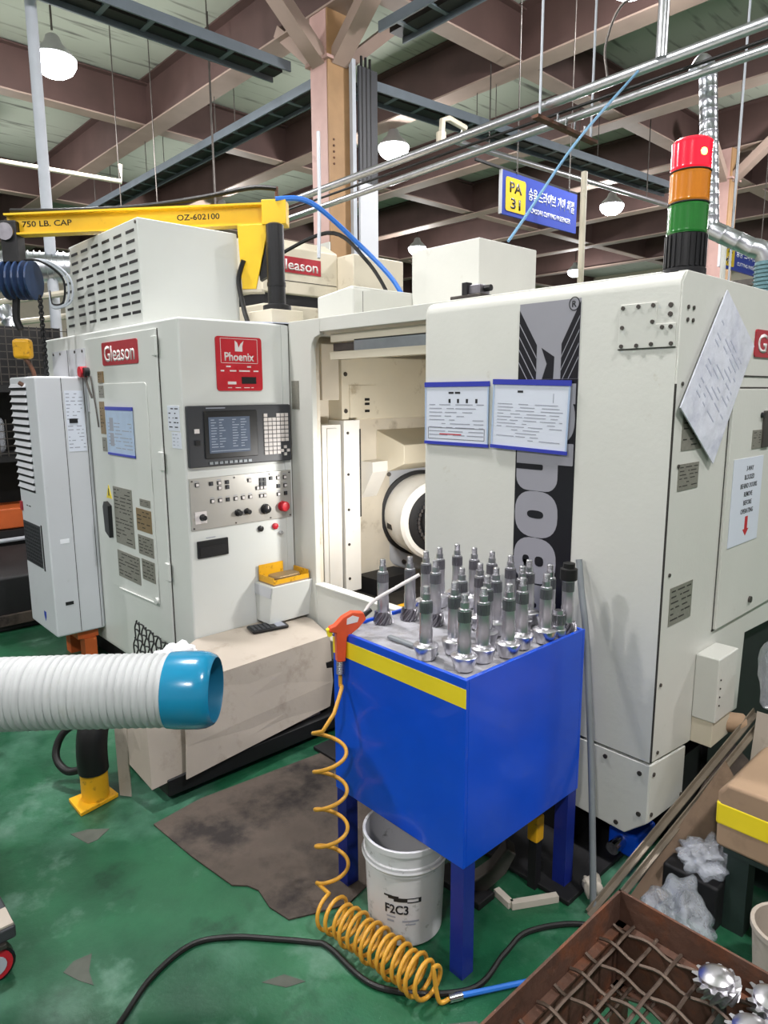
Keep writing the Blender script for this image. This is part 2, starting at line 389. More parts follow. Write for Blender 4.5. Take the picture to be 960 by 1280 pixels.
# lamps
def lamp(loc, label):
    t = thing('high_bay_lamp', label, 'ceiling lamp', loc, 'round high bay lamps')
    fr = Frame(loc, (1, 0, 0), (0, 1, 0))
    MB().lathe(fr, [(.04, .3), (.07, .28), (.10, .2), (.19, .12), (.235, .06), (.23, .055), (.18, .09), (.06, .14)], 24, True).build('reflector', 'lampshell', t, 50)
    MB().lathe(fr, [(.03, -.13), (.12, -.115), (.19, -.07), (.225, -.01), (.23, .04), (.22, .055)], 24).build('diffuser', 'lamp', t, 50)
    MB().cyl((loc[0], loc[1], loc[2]+.34), (loc[0], loc[1], 6.15), .012, 6).build('hanger_rod', 'iron', t)
    ld = bpy.data.lights.new('lamp_light', 'POINT'); ld.shadow_soft_size = .16; ld.energy = LAMP_WATT; ld.color = (1.0, .965, .97)
    lo = bpy.data.objects.new('lamp_light', ld); COL.objects.link(lo); lo.location = (loc[0], loc[1], loc[2]-.22); attach(lo, t)
    ld = bpy.data.lights.new('lamp_downlight', 'AREA'); ld.shape = 'DISK'; ld.size = .4; ld.energy = LAMP_DOWN; ld.color = (1.0, .965, .97)
    lo = bpy.data.objects.new('lamp_downlight', ld); COL.objects.link(lo); lo.location = (loc[0], loc[1], loc[2]-.2); attach(lo, t)
lamp((-8.58, 2.99, 5.2), 'bright round lamp hanging at the upper left beside the grey pole')
lamp((-8.07, 7.68, 5.2), 'round lamp shining just right of the braced column')
lamp((-7.57, 13.2, 5.2), 'small distant round lamp between the PA 31 sign and the signal tower')
lamp((-12.2, 19.3, 5.2), 'faintest round lamp low behind the PA 31 sign')
for x, y in ((-3.4, 1.3), (-3.5, 6.26), (1.4, 1.3), (1.4, 6.3), (-3.4, -3.4), (1.4, -3.4), (-8.5, -2.), (-13.2, 3.), (-13.2, 7.7), (-3.3, 11.4), (-13, 13.2), (-3.3, 17)):
    lamp((x, y, 5.2), 'high bay lamp of the hall hung above or beside the picture')

# cable trays
def tray(p0, p1, w, label, side_h=.1, step=.42):
    t = thing('cable_tray', label, 'cable tray', p0)
    p0 = Vector(p0); p1 = Vector(p1); d = (p1-p0).normalized(); s = Vector((-d.y, d.x, 0))
    for k in (-1, 1): MB().bar(p0+s*w/2*k, p1+s*w/2*k, .02, side_h).build('side_rail', 'tray', t)
    L_ = (p1-p0).length; n = int(L_/step)
    src = None
    for i in range(n):
        q = p0+d*step*(i+.5)
        if src is None: src = MB().bar(q-s*w/2, q+s*w/2, .05, .02).build('rung', 'tray', t)
        else: share(src, 'rung', t, d*step*i)
    MB().bar(p0+s*.06+Vector((0, 0, .02)), p1+s*.06+Vector((0, 0, .02)), .16, .05).build('cable_bundle', 'rubber', t)
    for i in range(1, int(L_/2.2)):
        for k in (-1, 1):
            q = p0+d*2.2*i+s*w/2*k
            MB().cyl(q, (q.x, q.y, 6.15), .006, 5).build('hanger_rod', 'iron', t)
tray((-6.72, .5, 5.02), (-6.72, 4.72, 5.02), .34, 'grey ladder cable tray crossing the top left to the column')
tray((-6.4, 5.4, 4.98), (-5.85, 12.2, 4.98), .34, 'grey ladder cable tray running back from the column behind the sign')
tray((-15.4, 5.3, 4.98), (-6.6, 5.22, 4.98), .3, 'dark ladder cable tray running under the main beam to the left')
tray((-5.6, 5.3, 5.2), (-2., 5.3, 5.2), .34, 'cable tray at the top edge right of the column')

# pipes over the machine
def pipe(name, pts, r, m, label, cat='pipe', n=10):
    t = MB().tube(pts, r, n).build(name, m, None, 40); return tagit(t, label, cat)
pipe('overhead_pipe', [(-6.4, 4.0, 3.36), (-1.0, 3.95, 3.4), (2, 3.9, 3.42)], .03, 'galv', 'upper galvanised pipe of the pair crossing above the machine')
pipe('overhead_pipe', [(-6.4, 4.28, 3.33), (-1.3, 4.2, 3.38), (-.9, 4.12, 3.48), (2, 4.05, 3.5)], .027, 'galv', 'lower galvanised pipe of the pair crossing above the machine')
pipe('overhead_pipe', [(-6.4, 4.12, 3.35), (-1.5, 4.1, 3.38)], .01, 'rubber', 'black cable run between the two overhead pipes')
t = thing('pipe_hanger', 'rusty channel hanger carrying the pipe pair on rods', 'pipe hanger', (-2.75, 3.9, 3.3))
MB().box(-2.79, -2.74, 3.85, 4.55, 3.285, 3.305).build('channel', 'rust', t)
for y in (3.9, 4.5): MB().cyl((-2.765, y, 3.3), (-2.765, y, 6.15), .008, 6).build('rod', 'polegrey', t)
for y in (4.1, 4.2, 4.3, 4.42): MB().cyl((-2.765, y, 3.3), (-2.765, y, 3.37), .008, 6).build('u_bolt', 'chrome', t)
t = thing('drop_pipe', 'vertical silver air pipe rising from the pipe pair to the roof', 'pipe', (-2.0, 3.9, 3.45))
MB().tube([(-2.0, 3.93, 3.4), (-2.0, 3.93, 4.3), (-1.97, 4.0, 4.36), (-1.93, 4.2, 4.36)], .03, 10).build('riser', 'galv', t, 40)
MB().tube(smoothpath([(-2.0, 3.96, 3.7), (-2.25, 3.96, 3.78), (-2.36, 3.96, 3.6), (-2.34, 3.96, 3.42)]), .008, 6).build('thin_loop', 'iron', t, 40)
MB().tube(smoothpath([(-2.0, 3.96, 3.75), (-1.86, 3.96, 3.9), (-1.84, 3.96, 4.1), (-1.98, 3.96, 4.25)]), .008, 6).build('thin_loop', 'iron', t, 40)
pipe('air_hose', smoothpath([(-2.136, 3.94, 3.38), (-2.17, 3.4, 2.9), (-2.19, 2.99, 2.46), (-2.19, 2.86, 2.33)]), .008, 'airblue', 'pale blue air hose slanting from the pipes past the PA 31 sign', 'hose', 6)
pipe('air_hose', smoothpath([(-3.22, 2.2, 2.61), (-3.12, 2.36, 2.6), (-3.02, 2.62, 2.4), (-2.92, 2.75, 2.24), (-2.86, 2.8, 2.12)]), .014, 'airblue2', 'blue air hose looping from the crane post down behind the machine', 'hose', 6)
pipe('air_hose', smoothpath([(-4.6, 3.0, 2.55), (-4.05, 3.2, 2.72), (-3.7, 3.25, 2.5), (-3.45, 3.25, 2.2), (-3.4, 3.2, 2.0)]), .014, 'rubber', 'dark hose bundle curving behind the blue hose', 'hose', 6)
pipe('rising_conduit', [(-3.88, 2.99, 2.5), (-3.95, 3.06, 2.95), (-4.0, 3.1, 3.35)], .012, 'polegrey', 'thin pale conduit rising from the rear machine to the pipes', 'pipe', 6)
tagit(MB().cyl((-7.14, 2.3, 0), (-7.06, 2.3, 6.15), .05, 12).build('service_pole', 'polegrey', None, 40), 'tall pale grey pole rising at the far left past the crane', 'pole')
tagit(MB().tube([(-3.44, 5.55, 0), (-3.5, 5.62, 3.48)], .028, 8).build('sign_post', 'cream2', None, 40), 'thin cream post standing right of the PA 31 sign', 'pole')
t = thing('long_pipe', 'long silver pipe with a pale drop fitting running back above the sign', 'pipe', (-5.6, 6.1, 4.4))
MB().tube([(-5.9, 6.6, 4.55), (-5.4, 11.5, 4.5)], .035, 10).build('pipe_run', 'galv', t, 40)
for y_ in (7.2, 10.6): MB().cyl((-5.84+.1*(y_-7.2), y_, 4.55), (-5.84+.1*(y_-7.2), y_, 6.15), .008, 6).build('hanger_rod', 'iron', t)
MB().tube([(-5.89, 6.7, 4.56), (-5.64, 6.5, 4.6), (-5.62, 6.2, 4.62), (-5.62, 6.1, 4.58), (-5.62, 6.08, 4.3)], .035, 8).build('elbow', 'cream2', t, 40)
MB().cyl((-5.62, 6.08, 4.45), (-5.62, 6.08, 4.3), .055, 8).build('collar', 'cream2', t, 40)
pipe('wall_pipe', [(-9.9, 1.2, 4.2), (-9.6, 2.3, 4.35), (-8.9, 3.8, 4.2), (-8.9, 3.8, 4.4)], .028, 'cream2', 'bent pale pipe at the left edge under the bright lamp')
for i, (x, y) in enumerate(((-9.2, 3.9), (-9.0, 4.3), (-8.2, 4.7), (-7.7, 4.4))):
    tagit(MB().cyl((x, y, 2.2), (x, y, 6.15), .007, 5).build('suspension_rod', 'iron'), ('leftmost thin dark rod hanging from the roof behind the crane arm', 'second thin dark rod from the left behind the crane arm', 'third thin dark rod from the left, nearest the dark cable tray', 'thin dark rod hanging closest to the braced column')[i], 'rod', 'thin hanging rods')

# hanging signs
def hall_sign(x, y0, y1, z0, z1, n1, n2, k1, k2, label):
    t = thing('hanging_sign', label, 'sign', (x, (y0+y1)/2, z0), 'blue hanging area signs')
    fr = Frame((x, y0, z0), (0, 1, 0), (0, 0, 1)); w = y1-y0; h = z1-z0
    MB().fbox(fr, 0, w, 0, h, -.02, 0).build('board', 'bluesign', t)
    MB().fbox(fr, -.012, 0, 0, h, -.024, .004).build('edge_trim', 'ac', t)
    yp = MB().prism(fr, rrect(w*.045, w*.29, h*.1, h*.88, h*.07), 0, .003).build('number_patch', 'yellowsign', t)
    text('area_code', n1, 'ink', yp, fr, w*.167, h*.54, h*.25, w*.15, .0035, .02, align='CENTER')
    text('area_code', n2, 'ink', yp, fr, w*.167, h*.17, h*.25, w*.12, .0035, .02, align='CENTER')
    text('korean_lettering', k1, 'signwhite', t, fr, w*.33, h*.48, h*.3, w*.63, .001, .012)
    text('english_lettering', k2, 'signwhite', t, fr, w*.36, h*.2, h*.12, w*.55, .001, .01)
    for q in (.18, .88): MB().cyl((x, y0+w*q, z1), (x, y0+w*q, 5.6), .005, 5).build('hanger_wire', 'iron', t)
    MB().box(x-.02, x+.0, y0-.35, y1, z1+.0, z1+.02).build('hanger_bar', 'dark', t)
hall_sign(-3.95, 5.05, 6.23, 3.13, 3.49, 'PA', '31', '승용 드라이브 기어 치절', 'CHODAR CUTTING PASSENGER', 'blue hanging sign reading PA 31 above the machine')
hall_sign(-3.3, 8.1, 9.4, 2.95, 3.27, 'PA', '43', '승용 드라이브 기어', 'CUTTING PASSENGER', 'blue hanging sign reading PA 43 half behind the silver duct')

# silver duct with teal hose behind the right flank
t = thing('spiral_duct', 'silver spiral duct dropping behind the signal tower and bending right', 'duct', (-1.85, 4.4, 2.3))
def ribbed(pts, r, rib, pitch, n=16):
    P = [Vector(p) for p in pts]; out = []; rad = []
    for i in range(len(P)-1):
        L_ = (P[i+1]-P[i]).length; k = max(2, int(L_/pitch))
        for j in range(k):
            for fq, dr in ((0, 0), (.8, 0), (.85, rib), (.95, rib)):
                out.append(P[i].lerp(P[i+1], (j+fq)/k)); rad.append(r+dr)
    out.append(P[-1]); rad.append(r); return out, rad
p, r_ = ribbed([(-1.945, 4.40, 3.46), (-1.85, 4.36, 2.55)], .050, .0018, .06)
MB().tube(p, r_, 20).build('riser', 'spiral', t, 60)
p, r_ = ribbed([(-1.85, 4.36, 2.55), (-1.63, 4.46, 2.42)], .052, .002, .08)
MB().tube(p, r_, 20).build('slanted_run', 'spiral', t, 60)
MB().tube(smoothpath([(-1.945, 4.40, 3.45), (-1.945, 4.37, 3.49), (-1.94, 4.29, 3.47), (-1.94, 4.21, 3.385)]), [.052, .051, .05, .048, .046, .044, .042, .04]+[.034]*17, 14).build('top_bend', 'spiral', t, 60)
MB().tube(smoothpath([(-1.64, 4.455, 2.425), (-1.59, 4.48, 2.40), (-1.56, 4.5, 2.33)]), .056, 14).build('elbow', 'spiral', t, 60)
p, r_ = ribbed([(-1.56, 4.5, 2.34), (-1.55, 4.5, 1.6)], .068, .008, .022)
MB().tube(p, r_, 16).build('teal_flex_hose', mat('teal_grey_hose', (92, 128, 136), .5), t, 60)
tagit(MB().tube([(-1.93, 4.9, 0), (-1.98, 4.9, 2.62)], .018, 8).build('service_post', 'cream', None, 40), 'cream post behind the signal tower beneath the silver duct', 'pole')
tagit(MB().cyl((-2.05, 5.2, 2.2), (-2.05, 5.2, 6.1), .008, 5).build('suspension_rod', 'polegrey'), 'pale rod hanging between the silver duct and far column', 'rod')
t = thing('partition_booth', 'brown panelled booth below the PA 43 sign', 'booth', (-4.2, 10.6, 0))
MB().box(-5.2, -3.6, 10.2, 11.4, 0, 3.0).build('panel', 'cardb', t)
MB().box(-5.2, -3.55, 10.15, 11.45, 3.0, 3.08).build('cap_rail', 'iron', t)

# rear machine (second gear cutter) with a lettered hood
t = thing('rear_gear_machine', 'cream gear machine standing behind, its red nameplate half hidden', 'machine', (-5.4, 3.5, 0))
MB().box(-6.4, -4.6, 3.0, 4.2, 0, 2.28).build('body', 'cream2', t, bevel=.02)
hd = MB().prism(Frame((0, 3.0, 0), (1, 0, 0), (0, 0, 1)), [(-6.2, 2.36), (-4.6, 2.36), (-4.6, 2.72), (-4.75, 2.80), (-6.2, 2.80)], -.74, 0).build('hood', 'cream2', t, bevel=.015)
MB().box(-6.3, -4.62, 3.02, 3.72, 2.28, 2.36).build('window_gap', 'dark', t)
fr = Frame((-4.6, 0, 0), (0, 1, 0), (0, 0, 1))
np_ = rect('nameplate', 'dred', t, fr, 3.08, 3.56, 2.525, 2.645, 0, .004)
text('nameplate_lettering', 'Gleason', 'letter', np_, fr, 3.12, 2.545, .08, .41, .0045, .015)
rect('hood_seam', 'seam', t, fr, 3.0, 3.72, 2.46, 2.465, 0, .002)
MB().box(-4.72, -4.4, 3.74, 4.3, 0, 2.7).build('rear_tower', 'cream2', t, bevel=.01)

# more machinery deeper in the hall
for i, (x0, x1, y0, y1, h, m, lb) in enumerate(((-9.4, -7.6, 6.6, 7.9, 2.35, 'cream2', 'distant cream machine behind the column and wire guard'), (-8.4, -6.6, 10.2, 11.6, 2.6, 'grey', 'distant grey machine beyond the cover boxes'),
        (-12.5, -10.4, 3.4, 4.6, 2.4, 'cream2', 'distant machine at the left behind the rack'), (-10.5, -8.6, 13.5, 15, 2.7, 'cream2', 'farthest cream machine beneath the faint lamp'))):
    t = thing('distant_machine', lb, 'machine', ((x0+x1)/2, (y0+y1)/2, 0))
    MB().box(x0, x1, y0, y1, 0, h*.7).build('body', m, t, bevel=.03)
    MB().prism(Frame((0, y0+.1, 0), (1, 0, 0), (0, 0, 1)), [(x0+.15, h*.7), (x1-.1, h*.7), (x1-.1, h*.9), (x1-.35, h), (x0+.15, h)], -(y1-y0-.3), 0).build('hood', m, t, bevel=.02)
    MB().box(x1-.02, x1+.02, y0+.2, y1-.3, h*.35, h*.6).build('window', 'dark', t)
t = thing('wire_guard', 'grey wire guard fence panel standing beside the column', 'fence', (-5.4, 6.2, 0))
for y in (5.7, 6.35, 7.0): MB().box(-5.44, -5.38, y-.04, y+.04, 0, 3.0).build('post', 'tray', t)
for z in (.2, 2.85): MB().box(-5.42, -5.4, 5.7, 7.0, z, z+.05).build('rail', 'tray', t)
mb = MB()
for i in range(16): mb.box(-5.412, -5.406, 5.7+.08*i, 5.706+.08*i, .2, 2.87)
for i in range(26): mb.box(-5.412, -5.406, 5.7, 7.0, .25+.1*i, .256+.1*i)
tagit(mb.build('wire_mesh', 'tray', t), kind='stuff')
wn = structure(MB().box(-14, -12.8, 25.9, 25.99, 3.0, 4.4).build('window_1', 'window'))
structure(MB().box(-17.5, -16.2, 25.9, 25.99, 3.6, 4.9).build('window_2', 'window'))

# ------------------------------------------------------------------ left background: rack, ducts, bins
t = thing('storage_rack', 'dark steel rack with wire mesh at the far left behind the cabinet', 'rack', (-6.6, 1.6, 0))
for x, y in ((-6.9, .9), (-6.9, 2.2), (-6.3, .9), (-6.3, 2.2)): MB().box(x-.04, x+.04, y-.04, y+.04, 0, 2.2).build('upright', 'dark', t)
for z in (.42, 1.05, 1.62): MB().box(-6.92, -6.26, .88, 2.24, z, z+.06).build('shelf', 'dark', t)
for z in (.3, .06): MB().cyl((-6.2, .3, z+.1), (-6.2, 2.3, z+.12), .018, 8).build('rail', 'polegrey', t)
mb = MB()
for i in range(22): mb.box(-6.25, -6.245, .9+.06*i, .906+.06*i, 1.68, 2.15)
for i in range(8): mb.box(-6.25, -6.245, .9, 2.2, 1.7+.06*i, 1.706+.06*i)
for i in range(22): mb.box(-6.25, -6.245, .9+.06*i, .906+.06*i, 1.1, 1.4)
for i in range(5): mb.box(-6.25, -6.245, .9, 2.2, 1.12+.06*i, 1.126+.06*i)
tagit(mb.build('wire_mesh', 'iron', t), kind='stuff')
MB().box(-6.9, -6.36, .0, 2.24, .0, .41).build('lower_filler', 'dark', t)  # solid dark box added to blacken the background below the shelves
MB().box(-6.92, -6.88, .0, 2.24, .41, 2.2).build('back_panel', 'dark', t)  # dark sheet added to keep the view through the rack black
tagit(MB().box(-6.7, -6.3, 1.3, 1.75, .485, .66).build('parts_bin', 'orangebin', None, bevel=.015), 'orange parts bin on the low shelf at the far left', 'bin')
tagit(MB().box(-6.8, -6.4, 1.15, 1.6, 1.112, 1.42).build('wrapped_bundle', 'wrap', None, bevel=.05), 'plastic wrapped bundle on the middle rack shelf', 'bundle')
p, r_ = ribbed([(-7.6, 1.2, 2.75), (-6.9, 2.9, 2.8)], .14, .015, .05)
tagit(MB().tube(p, r_, 16).build('flexible_duct', 'spiral', None, 60), 'corrugated silver duct lying behind the blue hoist', 'duct')
p, r_ = ribbed([(-7.5, 1.5, 2.55), (-7.35, 1.75, 1.9)], .1, .006, .12)
tagit(MB().tube(p, r_, 14).build('flexible_duct', 'spiral', None, 60), 'shiny silver duct slanting down below the blue hoist', 'duct')
p, r_ = ribbed([(-7.3, 1.9, 2.4), (-7.1, 2.05, 1.9)], .07, .005, .12)
tagit(MB().tube(p, r_, 14).build('flexible_duct', 'spiral', None, 60), 'thin silver duct right of the hoist cable', 'duct')
for i, (y, z) in enumerate(((2.0, 2.45), (2.3, 2.3), (2.6, 2.05))):
    tagit(MB().cyl((-8.5, y-.4, z), (-6.2, y+.6, z+.1), .03, 8).build('service_pipe', 'cream2', None, 40), 'pale service pipe behind the vent housing, %s of three' % ('topmost', 'middle', 'lowest')[i], 'pipe', 'pipes behind the vent housing')

t = thing('floor_filler', 'low black filler box added on the floor at the far left edge', 'filler box', (-5.6, 1.0, 0))  # plain black box added to keep the far left floor dark
MB().box(-6.15, -5.05, .2, 1.9, .0, .38).build('body', 'dark', t, bevel=.02)
MB().box(-6.15, -5.05, .18, .22, .38, .44).build('lip', 'iron', t)
MB().box(-5.06, -5.02, .3, 1.8, .05, .12).build('skirt', 'cardd', t)
# ------------------------------------------------------------------ control cabinet
t = thing('control_cabinet', 'white control cabinet with screen and button panel facing the operator', 'cabinet', (-3.8, 1.9, .05))
MB().box(-4.746, CRT_X, CAB_Y, 2.043, .12, 1.937).build('body', 'white', t, bevel=.012)
MB().box(-4.7, -2.98, 1.5, 2.0, .0, .12).build('plinth', 'dark', t)
door = MB().fbox(FG, -4.02, -3.122, .15, 1.9, 0, .012).build('door', 'white', t, bevel=.004)
rect('edge_gap', 'seam', door, FG, -3.121, -3.118, .15, 1.9, 0, .004)
MB().prism(FG, rrect(-3.86, -3.245, .53, 1.655, .02), .012, .017).build('stiffening_panel', 'white', door, bevel=.002)
for z in (1.82, 1.283, .738): MB().fbox(FG, -3.142, -3.1, z-.045, z+.045, .012, .026).build('hinge', 'white', door, bevel=.004)
MB().cyl(FG.pt(-3.265, .56, .017), FG.pt(-3.265, .56, .03), .018, 12).build('latch', 'white', door, 40)
MB().tube([FG.pt(-3.74, .53, .022), FG.pt(-3.27, .545, .022)], .005, 6).build('latch_rod', 'white', door, 40)
np_ = MB().prism(FG, rrect(-3.765, -3.318, 1.748, 1.866, .012), .012, .017).build('nameplate', 'dred', t)
text('nameplate_lettering', 'Gleason', 'letter', np_, FG, -3.735, 1.766, .082, .385, .0175, .015)
gp = rect('grey_blank_panel', 'ac', t, FG, -4.6, -4.045, 1.5, 1.856, 0, .006)
rect('panel_seam', 'seam', gp, FG, -4.33, -4.325, 1.5, 1.856, .006, .007)
for a in (-4.57, -4.45, -4.2, -4.08): MB().cyl(FG.pt(a, 1.84, .006), FG.pt(a, 1.84, .01), .008, 8).build('screw', 'iron', gp)
tg = [(-3.845, -3.775, 1.66, 1.72, 'tagbrown'), (-3.845, -3.775, 1.58, 1.645, 'tag'), (-3.852, -3.785, 1.385, 1.56, 'tagbrown'), (-3.845, -3.785, 1.29, 1.366, 'tag'), (-3.745, -3.5, .79, 1.105, 'tag'), (-3.402, -3.278, 1.035, 1.073, 'tag'),
      (-3.455, -3.276, .903, 1.02, 'tagbrown'), (-3.452, -3.272, .778, .88, 'tag'), (-3.745, -3.455, .6, .75, 'tag'), (-3.425, -3.273, .645, .755, 'tag')]
for i, (a0, a1, b0, b1, m) in enumerate(tg):
    q = rect('instruction_plate', m, t, FG, a0, a1, b0, b1, .012, .0195)
    printed_lines('fine_print', q, FG, a0+.012, a1-.012, b0+.008, b1-.008, max(2, int((b1-b0)/.02)), .0195, 'seam', i, .0005)
q = MB().prism(FG, [(-3.846, 1.03), (-3.77, 1.03), (-3.808, 1.105)], .012, .0195).build('warning_triangle', 'yellow', t)
MB().prism(FG, [(-3.815, 1.045), (-3.80, 1.045), (-3.803, 1.085), (-3.812, 1.085)], .0195, .02).build('lightning_mark', 'ink', q)
MB().prism(FG, [(-3.85, .84), (-3.79, .81), (-3.785, .99), (-3.84, 1.01), (-3.86, .98)], .012, .04).build('hanging_strap', 'black', t)
q = MB().fbox(FG, -3.06, -2.945, 1.43, 1.545, 0, .002).build('paper_label', 'paper', t)
printed_lines('fine_print', q, FG, -3.05, -2.955, 1.435, 1.54, 5, .002, 'ink', 8, .0004)
q = MB().fbox(FG, -3.03, -2.94, 1.35, 1.425, 0, .002).build('paper_label', 'paper', t)
printed_lines('fine_print', q, FG, -3.02, -2.95, 1.355, 1.42, 4, .002, 'greyink', 9, .0004)
q = MB().cyl(FG.pt(-4.03, 1.723, 0), FG.pt(-4.03, 1.723, .05), .03, 14).build('key_switch', 'red', t, 40)
MB().cyl(FG.pt(-3.99, 1.723, 0), FG.pt(-3.99, 1.723, .04), .024, 12).build('switch_guard', 'black', q, 40)
mb = MB().tube(smoothpath([FG.pt(-4.0, 1.70, .03), FG.pt(-3.96, 1.63, .03), FG.pt(-3.93, 1.58, .025)]), .006, 6); mb.tube(smoothpath([FG.pt(-3.95, 1.7, .02), FG.pt(-3.93, 1.64, .02), FG.pt(-3.9, 1.52, .02), FG.pt(-3.88, 1.42, .02)]), .004, 6)
mb.build('key_chain', 'iron', t, 40)
# operator face
pq = MB().prism(FC, rrect(1.634, 1.882, 1.612, 1.862, .015), 0, .006).build('red_plaque', 'red', t)
fx0, fx1, fz0, fz1 = 1.658, 1.858, 1.74, 1.852
mb = MB()
for a0, a1, b0, b1 in ((fx0, fx1, fz1, fz1+.002), (fx0, fx1, fz0, fz0+.002), (fx0, fx0+.002, fz0, fz1), (fx1-.002, fx1, fz0, fz1)): mb.fbox(FC, a0, a1, b0, b1, .006, .0066)
mb.build('border_line', 'letter', pq)
text('plaque_title', 'Phoenix', 'letter', pq, FC, 1.678, 1.75, .04, .16, .006, .025)
MB().prism(FC, [(1.735, 1.795), (1.775, 1.795), (1.775, 1.82), (1.783, 1.845), (1.765, 1.83), (1.755, 1.812), (1.748, 1.835), (1.735, 1.845)], .006, .0066).build('bird_emblem', 'letter', pq)
printed_lines('plaque_line', pq, FC, 1.685, 1.83, 1.708, 1.735, 1, .006, 'letter', 71, .0006)
printed_lines('plaque_line', pq, FC, 1.655, 1.86, 1.688, 1.715, 1, .006, 'letter', 72, .0006)
rect('serial_plate', 'black', pq, FC, 1.765, 1.845, 1.645, 1.677, .006, .008)
rect('serial_label', 'letter', pq, FC, 1.69, 1.735, 1.642, 1.655, .006, .007)
printed_lines('plaque_line', pq, FC, 1.69, 1.83, 1.618, 1.632, 1, .006, 'letter', 73, .0006)
disp = MB().fbox(FC, 1.466, 2.03, 1.262, 1.545, 0, .022).build('display_unit', 'charcoal', t, bevel=.006)
MB().fbox(FC, 1.545, 1.83, 1.3, 1.52, .022, .028).build('screen_bezel', 'black', disp, bevel=.003)
scr = MB().fbox(FC, 1.567, 1.785, 1.325, 1.492, .028, .03).build('screen', 'screen', disp)
mb = MB(); rnd = random.Random(3)
for i in range(11):
    for a in (1.578, 1.62, 1.69, 1.735):
        w = rnd.uniform(.012, .036); b = 1.477-.0125*i; mb.fbox(FC, a, a+w, b, b+.0035, .03, .0303)
mb.fbox(FC, 1.575, 1.78, 1.333, 1.336, .03, .0303)
mb.build('screen_text', mat('screen_glow_text', (150, 160, 174), .4, emit=(170, 185, 205), estr=.08), disp)
for a, b in ((1.508, 1.43),): MB().fbox(FC, a-.012, a+.012, b-.01, b+.01, .022, .028).build('power_button', 'letter', disp)
MB().fbox(FC, 1.497, 1.522, 1.366, 1.388, .022, .028).build('power_button', 'black', disp)
rect('unit_marking', 'greyink', disp, FC, 1.56, 1.66, 1.531, 1.536, .022, .0225)
mb = MB()
for c in range(9): mb.fbox(FC, 1.565+.026*c, 1.583+.026*c, 1.273, 1.285, .022, .027)
tagit(mb.build('soft_keys', 'grey', disp), kind='stuff')
mb = MB()
for i in range(10):
    for j in range(6):
        if i == 0 and j in (1, 2): continue
        if i in (7, 8, 9) and j > 3: continue
        a = 1.868+.0245*j; b = 1.485-.0205*i; mb.fbox(FC, a, a+.020, b, b+.0165, .022, .028)
for da, db in ((0, .018), (0, -.018), (-.018, 0), (.018, 0)): mb.fbox(FC, 1.99+da-.008, 1.99+da+.008, 1.315+db-.007, 1.315+db+.007, .022, .028)
tagit(mb.build('keypad', mat('pale_keys', (206, 200, 196), .5), disp), kind='stuff')
pan = MB().fbox(FC, 1.466, 2.031, .968, 1.212, 0, .008).build('button_panel', 'silver', t, bevel=.002)
for a in (1.478, 1.7, 1.9, 2.02):
    for b in (.978, 1.2): MB().cyl(FC.pt(a, b, .008), FC.pt(a, b, .011), .004, 8).build('screw', 'iron', pan)
bt = [(1.503, 1.182, 1), (1.575, 1.182, 0), (1.618, 1.182, 1), (1.618, 1.158, 1), (1.66, 1.182, 0), (1.66, 1.158, 0), (1.783, 1.18, 1), (1.849, 1.177, 0), (1.869, 1.177, 0), (1.849, 1.157, 0), (1.869, 1.157, 0), (1.828, 1.137, 1), (1.849, 1.137, 1), (1.869, 1.137, 1),
      (1.908, 1.179, 0), (1.95, 1.178, 1), (1.991, 1.178, 1), (1.951, 1.136, 0), (1.993, 1.135, 1), (1.951, 1.094, 1), (1.994, 1.095, 0), (1.578, 1.098, 1), (1.619, 1.098, 1), (1.66, 1.098, 0), (1.703, 1.098, 1), (1.744, 1.098, 1), (1.785, 1.098, 1), (1.847, 1.096, 1), (1.868, 1.096, 1)]
for a, b, w in bt:
    k = MB().fbox(FC, a-.0095, a+.0095, b-.0095, b+.0095, .008, .013).build('button', 'black', pan)
    MB().fbox(FC, a-.0065, a+.0065, b-.0065, b+.0065, .013, .016).build('cap', 'letter' if w else 'charcoal', k)
    if b < 1.12 or w: rect('caption', 'greyink', pan, FC, a-.01, a+.01, b+.014, b+.017, .008, .0085)
MB().fbox(FC, 1.485, 1.545, .998, 1.055, .008, .011).build('switch_plate', 'letter', pan)
for a, r, nm in ((1.522, .013, 'rotary_switch'), (1.712, .014, 'rotary_switch'), (1.763, .013, 'rotary_switch'), (1.869, .021, 'dial_knob')):
    k = MB().lathe(Frame(FC.pt(a, 1.027, .008), (0, 1, 0), (0, 0, 1)), [(r*1.25, 0), (r*1.25, .006), (r, .008), (r*.9, .028), (r*.75, .03)], 18).build(nm, 'black', pan, 40)
    if nm == 'dial_knob': MB().fbox(FC, a-.002, a+.002, 1.03, 1.046, .038, .0395).build('pointer_mark', 'letter', k)
es = MB().lathe(Frame(FC.pt(1.972, 1.03, .008), (0, 1, 0), (0, 0, 1)), [(.026, 0), (.026, .006), (.014, .008), (.014, .022), (.024, .024), (.026, .03), (.022, .036), (.01, .038)], 20).build('emergency_stop_button', 'red', pan, 40)
MB().lathe(Frame(FC.pt(1.84, .929, 0), (0, 1, 0), (0, 0, 1)), [(.015, 0), (.015, .012), (.01, .014)], 14).build('push_button', 'black', t, 40)
MB().lathe(Frame(FC.pt(1.927, .93, 0), (0, 1, 0), (0, 0, 1)), [(.016, 0), (.016, .012), (.011, .016)], 14).build('push_button', 'red', t, 40)
MB().cyl(FC.pt(1.959, .893, 0), FC.pt(1.959, .893, .018), .01, 10).build('key_lock', 'chrome', t, 40)
sk = MB().fbox(FC, 1.49, 1.652, .831, .914, 0, .012).build('black_socket_box', 'black', t, bevel=.003)
MB().fbox(FC, 1.5, 1.642, .842, .886, .012, .014).build('cover_flap', 'dark', sk)
rect('caption', 'greyink', t, FC, 1.54, 1.59, .922, .926, 0, .001)
